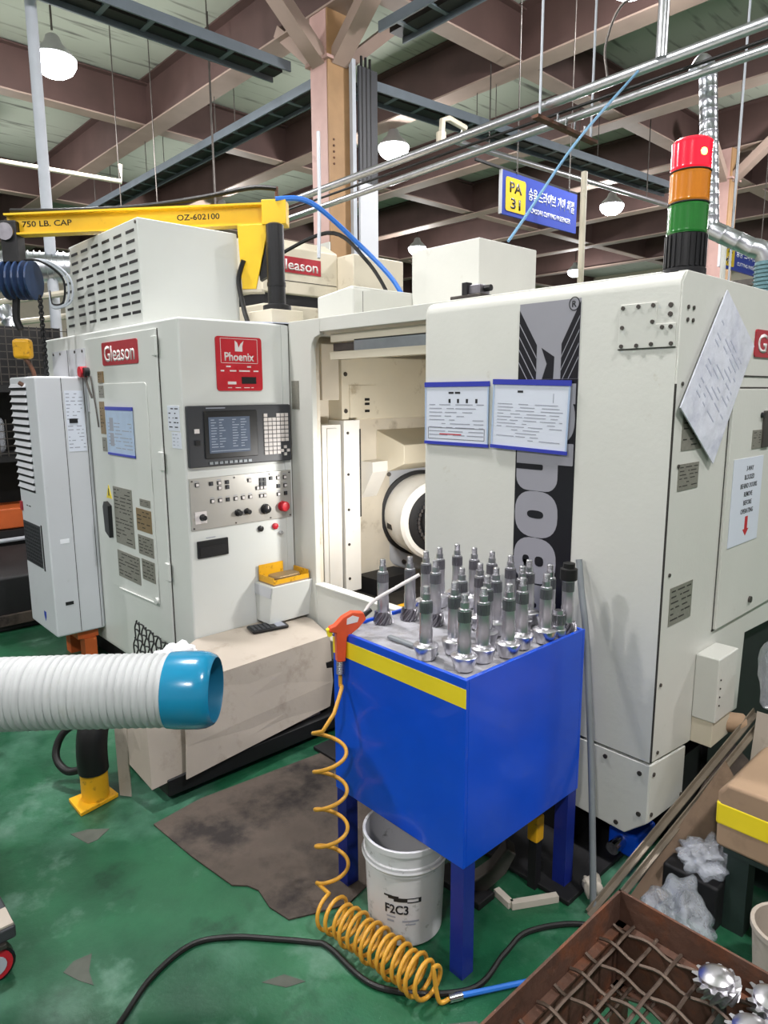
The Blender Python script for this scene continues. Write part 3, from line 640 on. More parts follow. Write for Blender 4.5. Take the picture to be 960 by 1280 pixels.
rect('edge_strip', 'white', t, FC, 2.0, 2.04, .46, 1.93, 0, .004)
rect('grey_sticker', 'tag', t, FO, -2.895, -2.835, 1.52, 1.66, .0, .0025)
# sloped console pocket at the right of the operator face
pk = MB().prism(Frame((0, 1.8, 0), (1, 0, 0), (0, 0, 1)), [(-2.916, .46), (-2.8, .46), (-2.76, .66), (-2.916, .66)], -.245, 0).build('console_pocket', 'white', t, bevel=.004)
MB().prism(Frame((0, 1.799, 0), (1, 0, 0), (0, 0, 1)), [(-2.916, .6), (-2.78, .6), (-2.765, .655), (-2.916, .655)], 0, .003).build('pocket_label', 'ac', pk)

t2 = thing('parts_carton', 'small yellow open carton on the console pocket by the opening', 'carton', (-2.83, 1.93, .663))
MB().box(-2.905, -2.77, 1.815, 2.03, .661, .668).build('base', 'cardb', t2)
MB().box(-2.775, -2.77, 1.815, 2.03, .668, .69).build('front_flap', 'bollard', t2)
MB().box(-2.905, -2.9, 1.815, 1.96, .668, .745).build('back_flap', 'bollard', t2)
MB().box(-2.9, -2.775, 1.815, 1.82, .668, .70).build('side_flap', 'bollard', t2)
MB().box(-2.9, -2.775, 2.025, 2.03, .668, .71).build('side_flap', 'bollard', t2)
MB().prism(Frame((0, 0, .669), (1, 0, 0), (0, 1, 0)), rrect(-2.88, -2.79, 1.84, 2.0, .03), 0, .03).build('contents', 'tagbrown', t2, bevel=.008)

# document sleeves
def document(name, fr, a0, a1, b0, b1, c, label, paper, seed, lines=10, tilt=0., heading=0, bar=True):
    cx, cb = (a0+a1)/2, (b0+b1)/2
    f2 = Frame(fr.pt(cx, cb, c), (fr.r*math.cos(tilt)+fr.u*math.sin(tilt)), (fr.u*math.cos(tilt)-fr.r*math.sin(tilt)))
    w, h = (a1-a0)/2, (b1-b0)/2
    t = thing(name, label, 'document', f2.o, 'printed sheets hung on the machine')
    MB().fbox(f2, -w, w, -h, h, 0, .003).build('sheet', paper, t)
    if bar:
        MB().fbox(f2, -w-.004, w+.004, h-.014, h+.004, .0, .006).build('top_strip', 'bluebar', t)
        MB().fbox(f2, -w-.004, w+.004, -h-.004, -h+.008, .0, .006).build('bottom_strip', 'bluebar', t)
        MB().fbox(f2, -w-.002, -w+.003, -h, h, .001, .005).build('side_edge', 'paperblue', t); MB().fbox(f2, w-.003, w+.002, -h, h, .001, .005).build('side_edge', 'paperblue', t)
    printed_lines('body_print', t, f2, -w+.02, w-.02, -h+.025, h-.075, lines, .003, 'greyink', seed, .0005)
    if heading: printed_lines('heading_print', t, f2, -heading/2, heading/2, h-.055, h-.025, 1, .003, 'ink', seed+1, .0006)
    return t, f2, w, h
t, f2, w, h = document('work_sheet', FD, -1.878, -1.569, 1.406, 1.634, .0015, 'printed work sheet in a blue edged sleeve near the door edge', 'paper', 21, 9, 0, .07)
mb = MB()
for a in (-.03, .012, .055, .1): mb.fbox(f2, a-.005, a+.005, .04, .055, .003, .0036)
mb.build('diagram_marks', 'ink', t)
mb = MB()
for b0, b1 in ((-h+.018, -h+.06),):
    mb.fbox(f2, -w+.015, w-.015, b0, b0+.0015, .003, .0036); mb.fbox(f2, -w+.015, w-.015, b1, b1+.0015, .003, .0036)
    mb.fbox(f2, -w+.015, -w+.0165, b0, b1, .003, .0036); mb.fbox(f2, w-.0165, w-.015, b0, b1, .003, .0036)
mb.build('ruled_box', 'ink', t)
MB().fbox(f2, -.08, .03, -h+.035, -h+.039, .003, .0037).build('red_print', 'red', t)
t, f2, w, h = document('work_sheet', FD, -1.544, -1.238, 1.404, 1.636, .006, 'larger printed work sheet hung across the black graphic band', 'paper', 33, 12, -.03, .1)
rect('stamp_box', 'greyink', t, f2, w-.06, w-.058, h-.07, h-.04, .003, .0036)
t, f2, w, h = document('work_sheet', FG, -3.756, -3.414, 1.282, 1.53, .02, 'bluish picture sheet in a sleeve on the cabinet door', 'paperblue', 44, 8, 0, 0)
for q in ((-.13, .0), (-.13, -.08)): MB().fbox(f2, q[0], q[0]+.05, q[1], q[1]+.07, .003, .0036).build('picture_print', 'greyink', t)

# ------------------------------------------------------------------ cabinet air conditioner
t = thing('cabinet_cooler', 'tall grey white cooling unit hung on the cabinet side, louvres at front', 'air conditioner', (-4.3, 1.3, .2))
MB().box(-4.535, AC_X, AC_Y, CAB_Y, .212, 1.698).build('housing', 'ac', t, bevel=.012)
mb = MB()
for a in (1.31, 1.43): mb.fbox(FA, a, a+.003, .225, 1.69, 0, .0015)
mb.build('panel_seam', 'seam', t)
lv = None
for i in range(15):
    z = 1.645-.0415*i
    if lv is None:
        lv0 = z
        lv = MB().prism(Frame((0, 0, 0), (0, 1, 0), (0, 0, 1)), [(AC_Y, z-.006), (AC_Y-.013, z-.006), (AC_Y, z+.016)], -4.515, -4.215).build('louvre', 'ac', t)
        sl = MB().box(-4.51, -4.22, AC_Y-.004, AC_Y-.0005, z-.021, z-.0062).build('louvre_slot', 'dark', t)
    else:
        share(lv, 'louvre', t, (0, 0, z-lv0)); share(sl, 'louvre_slot', t, (0, 0, z-lv0))
gr = rect('intake_grille', 'charcoal', t, FL, -4.51, -4.2, .6, .85, 0, .004)
mb = MB()
for i in range(12):
    for j in range(11):
        a = -4.498+.0255*i+(.0125 if j % 2 else 0); b = .615+.0215*j
        mb.prism(FL, [(a-.008, b), (a, b+.008), (a+.008, b), (a, b-.008)], .004, .0055)
tagit(mb.build('grille_openings', 'black', gr), kind='stuff')
MB().fbox(FL, -4.18, -4.165, .59, .86, 0, .003).build('grille_slit', 'dark', t)
printed_lines('maker_mark', t, FL, -4.42, -4.33, .935, .96, 1, .0, 'ink', 5, .001)
rect('lamp_button', 'dred', t, FL, -4.53, -4.495, .91, .965, 0, .008)
q = rect('rating_label', 'paper', t, FA, 1.325, 1.425, 1.28, 1.62, 0, .0012); printed_lines('fine_print', q, FA, 1.33, 1.42, 1.29, 1.61, 16, .0012, 'greyink', 61, .0004)
rect('display_window', 'black', t, FA, 1.34, 1.385, 1.44, 1.465, .0012, .004)
q = rect('paper_sticker', 'signwhite', t, FA, 1.235, 1.285, .76, .785, 0, .0012)
rect('vent_slot', 'black', t, FA, 1.235, 1.28, .395, .415, 0, .0015)
MB().cyl((-4.25, 1.22, 1.698), (-4.25, 1.22, 1.72), .02, 12).build('lifting_eye', 'iron', t, 40)
MB().prism(FL, [(-4.27, .3), (-4.25, .27), (-4.23, .3), (-4.23, .33), (-4.27, .33)], 0, .001).build('blue_sticker', 'bluesign', t)
t = thing('support_stand', 'orange red stand under the cooling unit', 'stand', (-4.2, 1.4, 0))
MB().box(-4.4, -4.1, 1.3, 1.42, .16, .205).build('beam', 'orangebin', t)
MB().box(-4.16, -4.08, 1.33, 1.4, 0, .16).build('foot', 'orangebin', t); MB().box(-4.42, -4.34, 1.33, 1.4, 0, .16).build('foot', 'orangebin', t)

# vent housing on the cabinet roof
t = thing('vent_housing', 'large white louvred box on top of the control cabinet', 'vent housing', (-3.9, 1.8, 1.94))
VX0, VX1, VY0, VY1 = -4.35, -3.39, 1.51, 2.062
MB().box(VX0, VX1, VY0, VY1, 1.94, 2.445).build('box', 'white', t, bevel=.006)
MB().box(-4.49, VX0, VY0+.001, VY1-.05, 1.94, 2.3).build('side_box', 'white', t, bevel=.006)
fr = Frame((0, VY0, 0), (1, 0, 0), (0, 0, 1)); src = None
for j in range(9):
    for i in range(6):
        a = -4.31+.156*i; b = 2.385-.0485*j
        if j > 2: a -= .1+.0*i
        if j > 2 and i == 0: a = -4.44
        if src is None: src = MB().fbox(fr, a, a+.1, b, b+.014, 0, .0015).build('vent_slot', 'dark', t); a00, b00 = a, b
        else: share(src, 'vent_slot', t, (a-a00, 0, b-b00))
for j in range(3, 9):
    share(src, 'vent_slot', t, (-3.51-a00, 0, 2.385-.0485*j-b00))
for a in (-4.33, -3.41): MB().cyl(fr.pt(a, 2.425, 0), fr.pt(a, 2.425, .004), .008, 8).build('screw', 'iron', t)
t = thing('paper_scrap', 'crumpled foil sheet lying on the cabinet roof edge', 'sheet', (-3.1, 1.9, 1.94))
MB().prism(Frame((-3.06, 1.98, 1.939), (.4, 1, 0), (-1, .4, 0)), [(-.2, -.12), (.05, -.13), (.2, -.1), (.16, .1), (-.1, .12), (-.22, .05)], 0, .006).build('sheet', 'sleeve', t)

# ------------------------------------------------------------------ jib crane and hoist
A0 = Vector((-3.27, 2.22, 2.545)); A1 = Vector((-4.23, 1.2, 2.50)); ad = (A1-A0).normalized(); an = Vector((-ad.y, ad.x, 0)).normalized()
if an.dot(CF) > 0: an = -an
t = thing('jib_crane', 'yellow jib crane arm on a black post above the cabinet', 'crane', (-3.19, 2.17, 1.94))
MB().box(-3.3, -3.08, 2.06, 2.26, 1.938, 2.03).build('base_plate', 'cream2', t, bevel=.004)
MB().lathe(Frame((-3.19, 2.17, 2.03), (1, 0, 0), (0, 1, 0)), [(.075, 0), (.075, .03), (.047, .04), (.047, .13), (.05, .13), (.05, .15), (.047, .15), (.047, .44), (.03, .45)], 20).build('post', 'black', t, 40)
up = Vector((0, 0, 1)); fa = Frame(A0, ad, up)   # normal points to one side
arm = MB().fbox(fa, -.06, 1.44, -.045, .045, -.006, .006).build('arm_web', 'craneyellow', t)
MB().fbox(fa, -.06, 1.44, .045, .055, -.04, .04).build('arm_top_flange', 'craneyellow', t)
MB().fbox(fa, -.06, 1.44, -.055, -.045, -.04, .04).build('arm_bottom_flange', 'craneyellow', t)
MB().fbox(fa, -.075, .055, -.06, .065, -.055, .055).build('head_block', 'craneyellow', t, bevel=.004)
s = 1 if fa.n.dot(an) > 0 else -1
MB().prism(fa, [(.02, -.055), (.19, -.055), (.175, -.385), (.1, -.385)], .03*s, .045*s).build('bracket_plate', 'craneyellow', t, bevel=.002)
MB().prism(fa, [(.0, -.055), (.12, -.055), (.08, -.34), (.0, -.3)], -.03*s, .025*s).build('knuckle', 'black', t)
MB().fbox(fa, .07, .2, -.40, -.385, -.04, .05).build('bracket_foot', 'cream2', t)
ft = Frame(A0, -ad*1.0, up)
if ft.n.dot(an) < 0: ft = Frame(A0, ad, up)
def on_arm(a): return -a if ft.r.dot(ad) < 0 else a
text('capacity_lettering', '750 LB. CAP', 'ink', t, ft, on_arm(1.36) if on_arm(1) < 0 else 1.0, -.012, .03, .27, .0068, .01)
text('serial_lettering', 'OZ-602100', 'ink', t, ft, on_arm(.52) if on_arm(1) < 0 else .3, -.012, .03, .23, .0068, .01)
text('serial_mark', '2', 'ink', t, ft, on_arm(.75), -.01, .022, None, .0068, .01)
MB().tube(smoothpath([A0+ad*(-.02)+up*.13, A0+ad*.12+up*.14, A0+ad*.4+up*.1, A0+ad*.75+up*.068, A0+ad*1.15+up*.066, A0+ad*1.42+up*.075]), .013, 8).build('power_cable', 'rubber', t, 40)
MB().cyl(A0+ad*(-.02)+up*.06, A0+ad*(-.02)+up*.14, .01, 8).build('cable_stalk', 'rust', t)
MB().tube(smoothpath([Vector((-3.33, 2.06, 2.3)), Vector((-3.37, 2.05, 2.2)), Vector((-3.33, 2.05, 2.05)), Vector((-3.24, 2.02, 1.96))]), .013, 8).build('drop_cable', 'rubber', t, 40)
t = thing('electric_hoist', 'navy electric chain hoist hanging from the crane arm tip', 'hoist', (-4.19, 1.2, 2.2))
MB().bar(A1+ad*.02+up*.02, A1+ad*.02-up*.2, .09, .09, ad).build('trolley', 'dark', t, bevel=.01)
for k in (-1, 1): MB().cyl(A1+ad*.03+an*.03*k-up*.04, A1+ad*.03+an*.06*k-up*.04, .045, 16).build('trolley_wheel', 'steeld', t, 40)
ax = CR*1.0; ax.z = 0; ax.normalize(); hc = A1-up*.285+ax*.06
h0, h1 = hc-ax*.19, hc+ax*.15
MB().lathe(Frame(h0, Vector((0, 0, 1)).cross(ax)*-1, up), [(.05, -.01), (.085, .02), (.1, .06), (.1, .22), (.09, .3), (.06, .34)], 20).build('motor_body', 'navy', t, 40)
for k in range(5): MB().lathe(Frame(h0+ax*(.07+.035*k), Vector((0, 0, 1)).cross(ax)*-1, up), [(.104, 0), (.104, .01)], 20).build('cooling_fin', 'navy', t)
for k in range(3):
    MB().tube(smoothpath([hc+up*.1+an*.05, hc+ax*(.1+.02*k)+up*.085+an*.07, hc+ax*(.2+.02*k)+up*.0+an*.06, hc+ax*(.19+.02*k)-up*.12+an*.05, hc+ax*.13-up*(.13+.01*k)+an*.05, hc+ax*.12-up*.06+an*.05]), .006, 6).build('control_cable', 'polegrey' if k else 'rubber', t, 40)
mb = MB()
for k in range(34):
    p = hc-up*(.09+.0165*k)+ax*.04; d = ax if k % 2 else an
    mb.tube([p+d*.007+up*.012, p+d*.011, p+d*.007-up*.012, p-d*.007-up*.012, p-d*.011, p-d*.007+up*.012, p+d*.007+up*.012], .0045, 5)
tagit(mb.build('lifting_chain', 'dark', t, 40), kind='stuff')
MB().tube(smoothpath([hc-up*.09-ax*.09, hc-up*.2-ax*.1, hc-up*.26-ax*.08]), .02, 8).build('load_line', 'dark', t, 40)
MB().fbox(Frame(hc-up*.36-ax*.08, ax, up), -.05, .05, -.06, .05, -.03, .03).build('hook_block', 'bollard', t, bevel=.02)
MB().tube(smoothpath([hc-up*.41-ax*.08, hc-up*.45-ax*.05, hc-up*.52-ax*.03, hc-up*.57-ax*.07, hc-up*.55-ax*.12]), [.012]*33, 8).build('hook', 'rust', t, 40)

# ------------------------------------------------------------------ the gear cutting machine
t = thing('gear_cutting_machine', 'large cream gear cutting machine with sliding door and black lettered band', 'machine', (-1.9, 2.6, 0))
MCH = t
# shell round the working chamber
MB().prism(FO, [(-2.916, .36), (-2.73, .36), (-2.73, 1.80), (-2.722, 1.835), (-2.70, 1.86), (-2.66, 1.872), (-2.66, 1.948), (-2.916, 1.948)], -.03, 0).build('frame_panel', 'cream', t, bevel=.004)
MB().fbox(FO, -2.66, -1.0, 1.885, 1.948, -.03, 0).build('header_panel', 'cream', t, bevel=.003)
sill = MB().fbox(FO, -2.73, -1.3, .40, .63, -.03, .0).build('sill_panel', 'cream', t, bevel=.004)
MB().fbox(FO, -2.735, -1.3, .628, .64, -.05, .006).build('sill_edge', 'cream', sill, bevel=.003)
MB().box(-2.74, -1.25, 1.99, 2.04, .30, .40).build('lower_ledge', 'cream2', t, bevel=.006)
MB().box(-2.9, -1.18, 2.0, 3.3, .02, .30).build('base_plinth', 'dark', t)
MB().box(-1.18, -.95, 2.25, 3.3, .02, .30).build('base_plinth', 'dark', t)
MB().box(-3.4, SIDE_X-.02, 2.05, 3.35, 1.9, 1.937).build('roof_panel', 'cream', t, bevel=.004)
MB().box(-3.3, SIDE_X-.02, 3.3, 3.35, .3, 1.9).build('rear_wall', 'chamber', t)
# door rail under the roof edge
MB().fbox(FO, -2.62, -1.0, 1.835, 1.875, -.09, -.035).build('door_rail', 'cream2', t)
MB().fbox(FO, -2.62, -1.0, 1.795, 1.83, -.075, -.05).build('rail_channel', 'iron', t)
MB().fbox(FO, -2.45, -1.0, 1.79, 1.84, -.05, -.035).build('rail_slider', 'grey', t)
MB().fbox(FO, -2.62, -1.0, 1.755, 1.79, -.09, -.03).build('door_rail', 'cream2', t)
# working chamber
CX = -3.08
MB().box(CX-.05, CX, 2.2, 3.3, .36, 1.9).build('chamber_wall', 'chamber', t)
MB().box(CX, -1.1, 2.1, 3.3, .36, .42).build('chamber_floor', 'iron', t)
MB().box(-1.95, -1.9, 2.12, 3.3, .36, 1.9).build('chamber_wall', 'chamber', t)
MB().box(CX, -2.74, 2.075, 2.1, .36, 1.9).build('chamber_front_wall', 'chamber', t)
fw = Frame((CX, 0, 0), (0, 1, 0), (0, 0, 1))
hs = MB().fbox(fw, 2.47, 3.29, 1.45, 1.80, 0, .10).build('upper_housing', 'cream2', t, bevel=.008)
rect('label_area', 'cream2', hs, fw, 2.49, 2.68, 1.46, 1.64, .1, .104)
for b in (1.555, 1.53, 1.49): rect('mark', 'black', hs, fw, 2.6, 2.635, b, b+.014, .104, .106)
mb = MB()
for i in range(12): mb.fbox(fw, 2.55+.011*i, 2.556+.011*i, 1.61, 1.622, .1, .101)
mb.build('etched_scale', 'seam', hs)
MB().fbox(fw, 2.42, 2.47, 1.42, 1.83, 0, .12).build('guide_strip', 'cream2', t, bevel=.003)
for b in (1.5, 1.7): MB().cyl(fw.pt(2.445, b, .12), fw.pt(2.445, b, .126), .012, 8).build('bolt', 'iron', t)
MB().fbox(fw, 2.3, 2.42, 1.56, 1.86, 0, .1).build('corner_bracket', 'chamber', t, bevel=.006)
g1 = MB().fbox(fw, 2.27, 2.40, .5, 1.43, .0, .13).build('telescopic_guard', 'chamber_white', t, bevel=.003)
MB().fbox(fw, 2.30, 2.37, .52, 1.41, .13, .137).build('guard_rib', 'chamber_white', g1, bevel=.002)
g2 = MB().fbox(fw, 2.415, 2.53, .47, 1.45, .0, .14).build('guard_strip', 'chamber_white', t, bevel=.003)
for b in (.55, .75, .95, 1.15, 1.38): MB().cyl(fw.pt(2.44, b, .14), fw.pt(2.44, b, .145), .008, 8).build('screw', 'iron', g2)
MB().fbox(fw, 2.525, 2.535, .9, 1.4, .14, .142).build('edge_gap', 'seam', g2)
# drum spindle
sc = Vector((-3.05, 3.10, .85)); fs = Frame(sc, (.41, .91, 0), (0, 0, 1))
MB().lathe(fs, [(.37, .0), (.37, .05), (.355, .06), (.27, .06), (.26, .05)], 48).build('spindle_flange', 'flangegrey', t, 35)
for k in range(6):
    a = math.radians(60*k+10); MB().cyl(fs.pt(.33*math.cos(a), .33*math.sin(a), .06), fs.pt(.33*math.cos(a), .33*math.sin(a), .072), .014, 8).build('bolt', 'iron', t)
MB().lathe(fs, [(.272, .06), (.272, .085), (.255, .09)], 48).build('spindle_seal', 'dark', t, 35)
drum = MB().lathe(fs, [(.25, .06), (.25, .26), (.245, .27), (.243, .36), (.225, .38), (.20, .38), (.195, .355)], 48, False).build('spindle_drum', 'chamber_white', t, 35)
MB().lathe(fs, [(.198, .36), (.16, .372), (.12, .372), (.115, .385), (.06, .385), (.05, .34), (.0, .34)], 48, False).build('spindle_face', 'dark', drum, 35)
mb = MB()
for k in range(36):
    a = 2*math.pi*k/36; c = fs.pt(.14*math.cos(a), .14*math.sin(a), .37); mb.bar(c-fs.n*.0, c+fs.n*.025, .012, .02, (0, 0, 1))
mb.build('face_splines', 'steeld', drum)
MB().fbox(Frame(fs.pt(-.243, -.05, .13), fs.u, fs.n), -.02, .02, 0, .08, -.004, .004).build('drum_mark', 'dark', drum)
# slanted guard above the spindle
sg = MB().prism(Frame((0, 2.78, 0), (1, 0, 0), (0, 0, 1)), [(CX, 1.14), (CX+.12, 1.14), (CX+.24, 1.19), (CX+.24, 1.30), (CX, 1.38)], -.5, 0).build('slanted_guard', 'cream2', t, bevel=.004)
MB().prism(Frame((0, 2.779, 0), (1, 0, 0), (0, 0, 1)), [(CX, .98), (CX+.10, 1.14), (CX+.10, 1.2), (CX, 1.2)], 0, .12).build('guard_gusset', 'chamber_white', sg)
MB().box(CX+.02, CX+.2, 2.6, 2.9, .42, .52).build('chip_trough', 'dark', t)
MB().box(-2.6, -2.1, 2.2, 2.6, .42, .46).build('tool_tray', 'bollard', t, bevel=.004)
# work lamp fixed inside behind the door
wl = MB().lathe(Frame((-2.16, 2.30, 1.25), (0, 1, 0), (0, 0, 1)), [(.05, 0), (.05, .1), (.03, .12)], 16).build('work_lamp', 'charcoal', t, 40)
ld = bpy.data.lights.new('work_lamp_light', 'AREA'); ld.shape = 'DISK'; ld.size = .12; ld.energy = CHAMBER_WATT; ld.color = (1, .98, .95)
lo = bpy.data.objects.new('work_lamp_light', ld); COL.objects.link(lo)
lo.location = (-2.24, 2.30, 1.2); lo.rotation_euler = (Vector((-3.05, 2.55, .72))-Vector(lo.location)).to_track_quat('-Z', 'Y').to_euler(); attach(lo, MCH)
# sliding door with rounded edges
def profile_door():
    x0, x1, z0, z1 = -1.908, SIDE_X, .445, 1.932; r = .05
    pts = [(x1, z0), (x1, z1), (x0+r, z1)]
    return pts
dv = MB()
seg = 6; r = .045; x0, x1, z0, z1 = -1.908, SIDE_X-.004, .447, 1.935
rows = []
prof = [(DOOR_Y, z0, 0), (DOOR_Y, z1-r, 0)]+[(DOOR_Y+r-r*math.cos(math.radians(90*k/seg)), z1-r+r*math.sin(math.radians(90*k/seg)), 0) for k in range(1, seg+1)]+[(DOOR_Y+.078, z1, 0)]
xp = [x0]+[x0+r-r*math.cos(math.radians(90*k/seg)) for k in range(1, seg+1)]+[x1]
def inset(k): return 0 if k > seg else (r*(1-math.sin(math.radians(90*k/seg))))
vs = []; fs_ = []
for i, x in enumerate(xp):
    dy = inset(i) if i <= seg else 0
    for (y, z, _) in prof: vs.append((x, min(y+dy, DOOR_Y+.078), z))
k = len(prof)
for i in range(len(xp)-1):
    for j in range(k-1): fs_.append((i*k+j, (i+1)*k+j, (i+1)*k+j+1, i*k+j+1))
nb = len(vs)
vs += [(x0, DOOR_Y+.08, z0), (x1, DOOR_Y+.08, z0), (x1, DOOR_Y+.08, z1), (x0, DOOR_Y+.08, z1)]
fs_.append((nb, nb+3, nb+2, nb+1))
n_ = len(xp)
fs_.append(tuple([nb+1, nb+2]+[(n_-1)*k+j for j in range(k-1, -1, -1)]))
fs_.append(tuple([nb+3, nb]+[j for j in range(k)]))
fs_.append(tuple([nb, nb+1]+[i*k for i in range(n_-1, -1, -1)]))
fs_.append(tuple([nb+2, nb+3]+[i*k+k-1 for i in range(n_)]))
sd = dv.add(vs, fs_).build('sliding_door', 'cream', t, 40)
# graphic band
B0, B1 = -1.446, -1.212
band = MB().fbox(FD, B0, B1, .46, 1.64, 0, .001)
band = band.build('graphic_band', 'band', t)
def on_band(name, pts, m='bandgrey', c0=.001, c1=.0018): return MB().prism(FD, pts, c0, c1).build(name, m, band)
MB().fbox(FD, B0+.002, B1, 1.64, 1.888, 0, .001).build('band_top', 'bandgrey', band)
# wings of the bird emblem: black parallel stripes
def stripe(x0, z0, x1, z1, x1b, z1b, x0b, z0b): on_band('wing_stripe', [(x0, z0), (x1, z1), (x1b, z1b), (x0b, z0b)], 'band')
on_band('wing', [(B0+.002, 1.868), (-1.372, 1.752), (-1.372, 1.641), (B0+.002, 1.641)], 'band')
on_band('wing', [(B1-.001, 1.878), (-1.277, 1.752), (-1.277, 1.641), (B1-.001, 1.641)], 'band')
for i in range(4):
    d = .042*(i+1)
    za, zb = 1.868-d, 1.755-d
    xa, xb = B0+.003, -1.372
    if zb < 1.643: xb = xa+(za-1.643)/(za-zb)*(xb-xa); zb = 1.643
    on_band('wing_line', [(xa, za), (xb, zb), (xb-.0, zb-.0055), (xa, za-.0055)], 'bandgrey', .0018, .0024)
    za, zb = 1.878-d, 1.755-d
    xa, xb = B1-.002, -1.277
    if zb < 1.643: xb = xa+(za-1.643)/(za-zb)*(xb-xa); zb = 1.643
    on_band('wing_line', [(xa, za), (xb, zb), (xb, zb-.0055), (xa, za-.0055)], 'bandgrey', .0018, .0024)
on_band('bird_body', [(-1.353, 1.742), (-1.303, 1.712), (-1.305, 1.641), (-1.348, 1.641), (-1.331, 1.69)], 'band')
text('registered_mark', 'R', 'ink', band, FD, -1.236, 1.862, .02, None, .0012, .01, align='CENTER')
ring = MB(); nn = 28
for k_ in range(nn):
    a0 = 2*math.pi*k_/nn; a1 = 2*math.pi*(k_+1)/nn
    ring.prism(FD, [(-1.236+.0165*math.cos(a0), 1.872+.0185*math.sin(a0)), (-1.236+.0165*math.cos(a1), 1.872+.0185*math.sin(a1)), (-1.236+.0195*math.cos(a1), 1.872+.0215*math.sin(a1)), (-1.236+.0195*math.cos(a0), 1.872+.0215*math.sin(a0))], .001, .0018)
ring.build('registered_ring', 'ink', band)
# lettering running down the band: P h o e n i x, letter tops to the right
fl = Frame((B0+.006, DOOR_Y, 0), (0, 0, -1), (1, 0, 0))      # a = -z (down), b = distance from band's left edge
def superell(ca, cb, ra, rb, n=28, e=2.6):
    out = []
    for k_ in range(n):
        tt = 2*math.pi*k_/n; c, s_ = math.cos(tt), math.sin(tt)
        out.append((ca+ra*math.copysign(abs(c)**(2/e), c), cb+rb*math.copysign(abs(s_)**(2/e), s_)))
    return out
def L(name, pts, m='bandgrey', lay=0): return MB().prism(fl, pts, .001+.0006*lay, .0016+.0006*lay).build(name, m, band)
XH = .166
# P
L('letter_p', [(-1.625, 0), (-1.56, 0), (-1.56, .222), (-1.625, .222)]); L('letter_p_bowl', superell(-1.51, .155, .078, .068), 'bandgrey', .4); L('letter_p_hole', superell(-1.515, .155, .02, .026), 'band', 1)
# h
L('letter_h', rrect(-1.432, -1.36, 0, .222, .004), 'bandgrey', .4); L('letter_h_arch', rrect(-1.41, -1.266, 0.0, XH, .045)); L('letter_h_gap', rrect(-1.357, -1.338, -.004, .108, .006), 'band', 1)
# o
L('letter_o', superell(-1.184, XH/2+.002, .081, XH/2+.004)); L('letter_o_hole', superell(-1.184, XH/2, .014, .033), 'band', 1)
# e
L('letter_e', superell(-1.021, XH/2+.002, .081, XH/2+.004)); L('letter_e_eye', superell(-1.021, .105, .018, .018, 12), 'band', 1); L('letter_e_slit', superell(-1.021, .05, .016, .014, 12), 'band', 1); L('letter_e_slit_gap', [(-1.02, .04), (-.935, .048), (-.935, .06), (-1.02, .06)], 'band', 1)
# n i x
L('letter_n', rrect(-.935, -.79, 0, XH, .04)); L('letter_n_gap', rrect(-.87, -.853, -.004, .1, .006), 'band', 1)
L('letter_i', rrect(-.775, -.70, 0, XH, .006)); L('letter_i_dot', rrect(-.775, -.70, .178, .224, .006))
L('letter_x', [(-.69, 0), (-.62, 0), (-.545, XH), (-.615, XH)]); L('letter_x_stroke', [(-.545, 0), (-.615, 0), (-.69, XH), (-.62, XH)], 'bandgrey', .4)
# lower panel, right flank
lowp = MB().prism(FD, [(-1.25, .185), (-.97, .17), (SIDE_X-.002, .235), (SIDE_X-.002, .437), (-1.25, .437)], -.06, 0).build('lower_panel', 'cream', t, bevel=.004)
for a, b in ((-1.05, .41), (-.93, .40), (-.925, .26), (-1.0, .195)): MB().cyl(FD.pt(a, b, 0), FD.pt(a, b, .004), .008, 8).build('screw', 'iron', lowp)
ff = FF
flank = MB().prism(ff, [(1.965, .447), (2.22, .42), (2.66, .40), (2.675, .70), (3.35, .67), (3.35, 1.935), (1.99, 1.935), (1.965, 1.90)], -.03, 0).build('right_flank', 'cream', t, bevel=.003)
lf = MB().prism(ff, [(1.965, .235), (2.215, .215), (2.215, .412), (1.965, .437)], -.03, 0).build('lower_flank', 'cream', t, bevel=.003)
rect('corner_seam', 'seam', flank, ff, 1.9605, 1.9645, .447, 1.62, -.004, .0012)
for a, b in ((2.0, .47), (1.99, .70), (2.0, 1.05), (2.01, 1.38), (2.0, 1.62)): MB().cyl(ff.pt(a, b, 0), ff.pt(a, b, .004), .006, 8).build('screw', 'iron', flank)
for a, b in ((1.985, .4), (1.985, .26), (2.2, .24)): MB().cyl(ff.pt(a, b, 0), ff.pt(a, b, .004), .007, 8).build('screw', 'iron', lf)
sdoor = MB().fbox(ff, 2.36, 3.3, .79, 1.605, 0, .012).build('side_door', 'cream', t, bevel=.003)
mb = MB(); mb.fbox(ff, 2.356, 2.36, .785, 1.61, 0, .0015); mb.fbox(ff, 2.352, 3.3, .783, .79, 0, .0015); mb.fbox(ff, 2.42, 3.3, 1.607, 1.612, 0, .0015); mb.build('door_gap', 'seam', sdoor)
MB().fbox(ff, 2.44, 3.3, 1.645, 1.65, 0, .002).build('flank_seam', 'seam', flank)
MB().cyl(ff.pt(2.652, .839, .012), ff.pt(2.652, .839, .02), .012, 10).build('door_latch', 'iron', sdoor, 40)
hd_ = MB().fbox(ff, 2.63, 2.7, 1.4, 1.53, .012, .02).build('door_handle', 'iron', sdoor, bevel=.003)
MB().cyl(ff.pt(2.615, 1.515, .012), ff.pt(2.615, 1.515, .022), .01, 10).build('key_lock', 'black', sdoor, 40)
np_ = MB().prism(ff, rrect(2.525, 2.98, 1.712, 1.803, .01), 0, .005).build('nameplate', 'dred', t)
text('nameplate_lettering', 'Gleason', 'letter', np_, ff, 2.545, 1.726, .064, .4, .0055, .015)
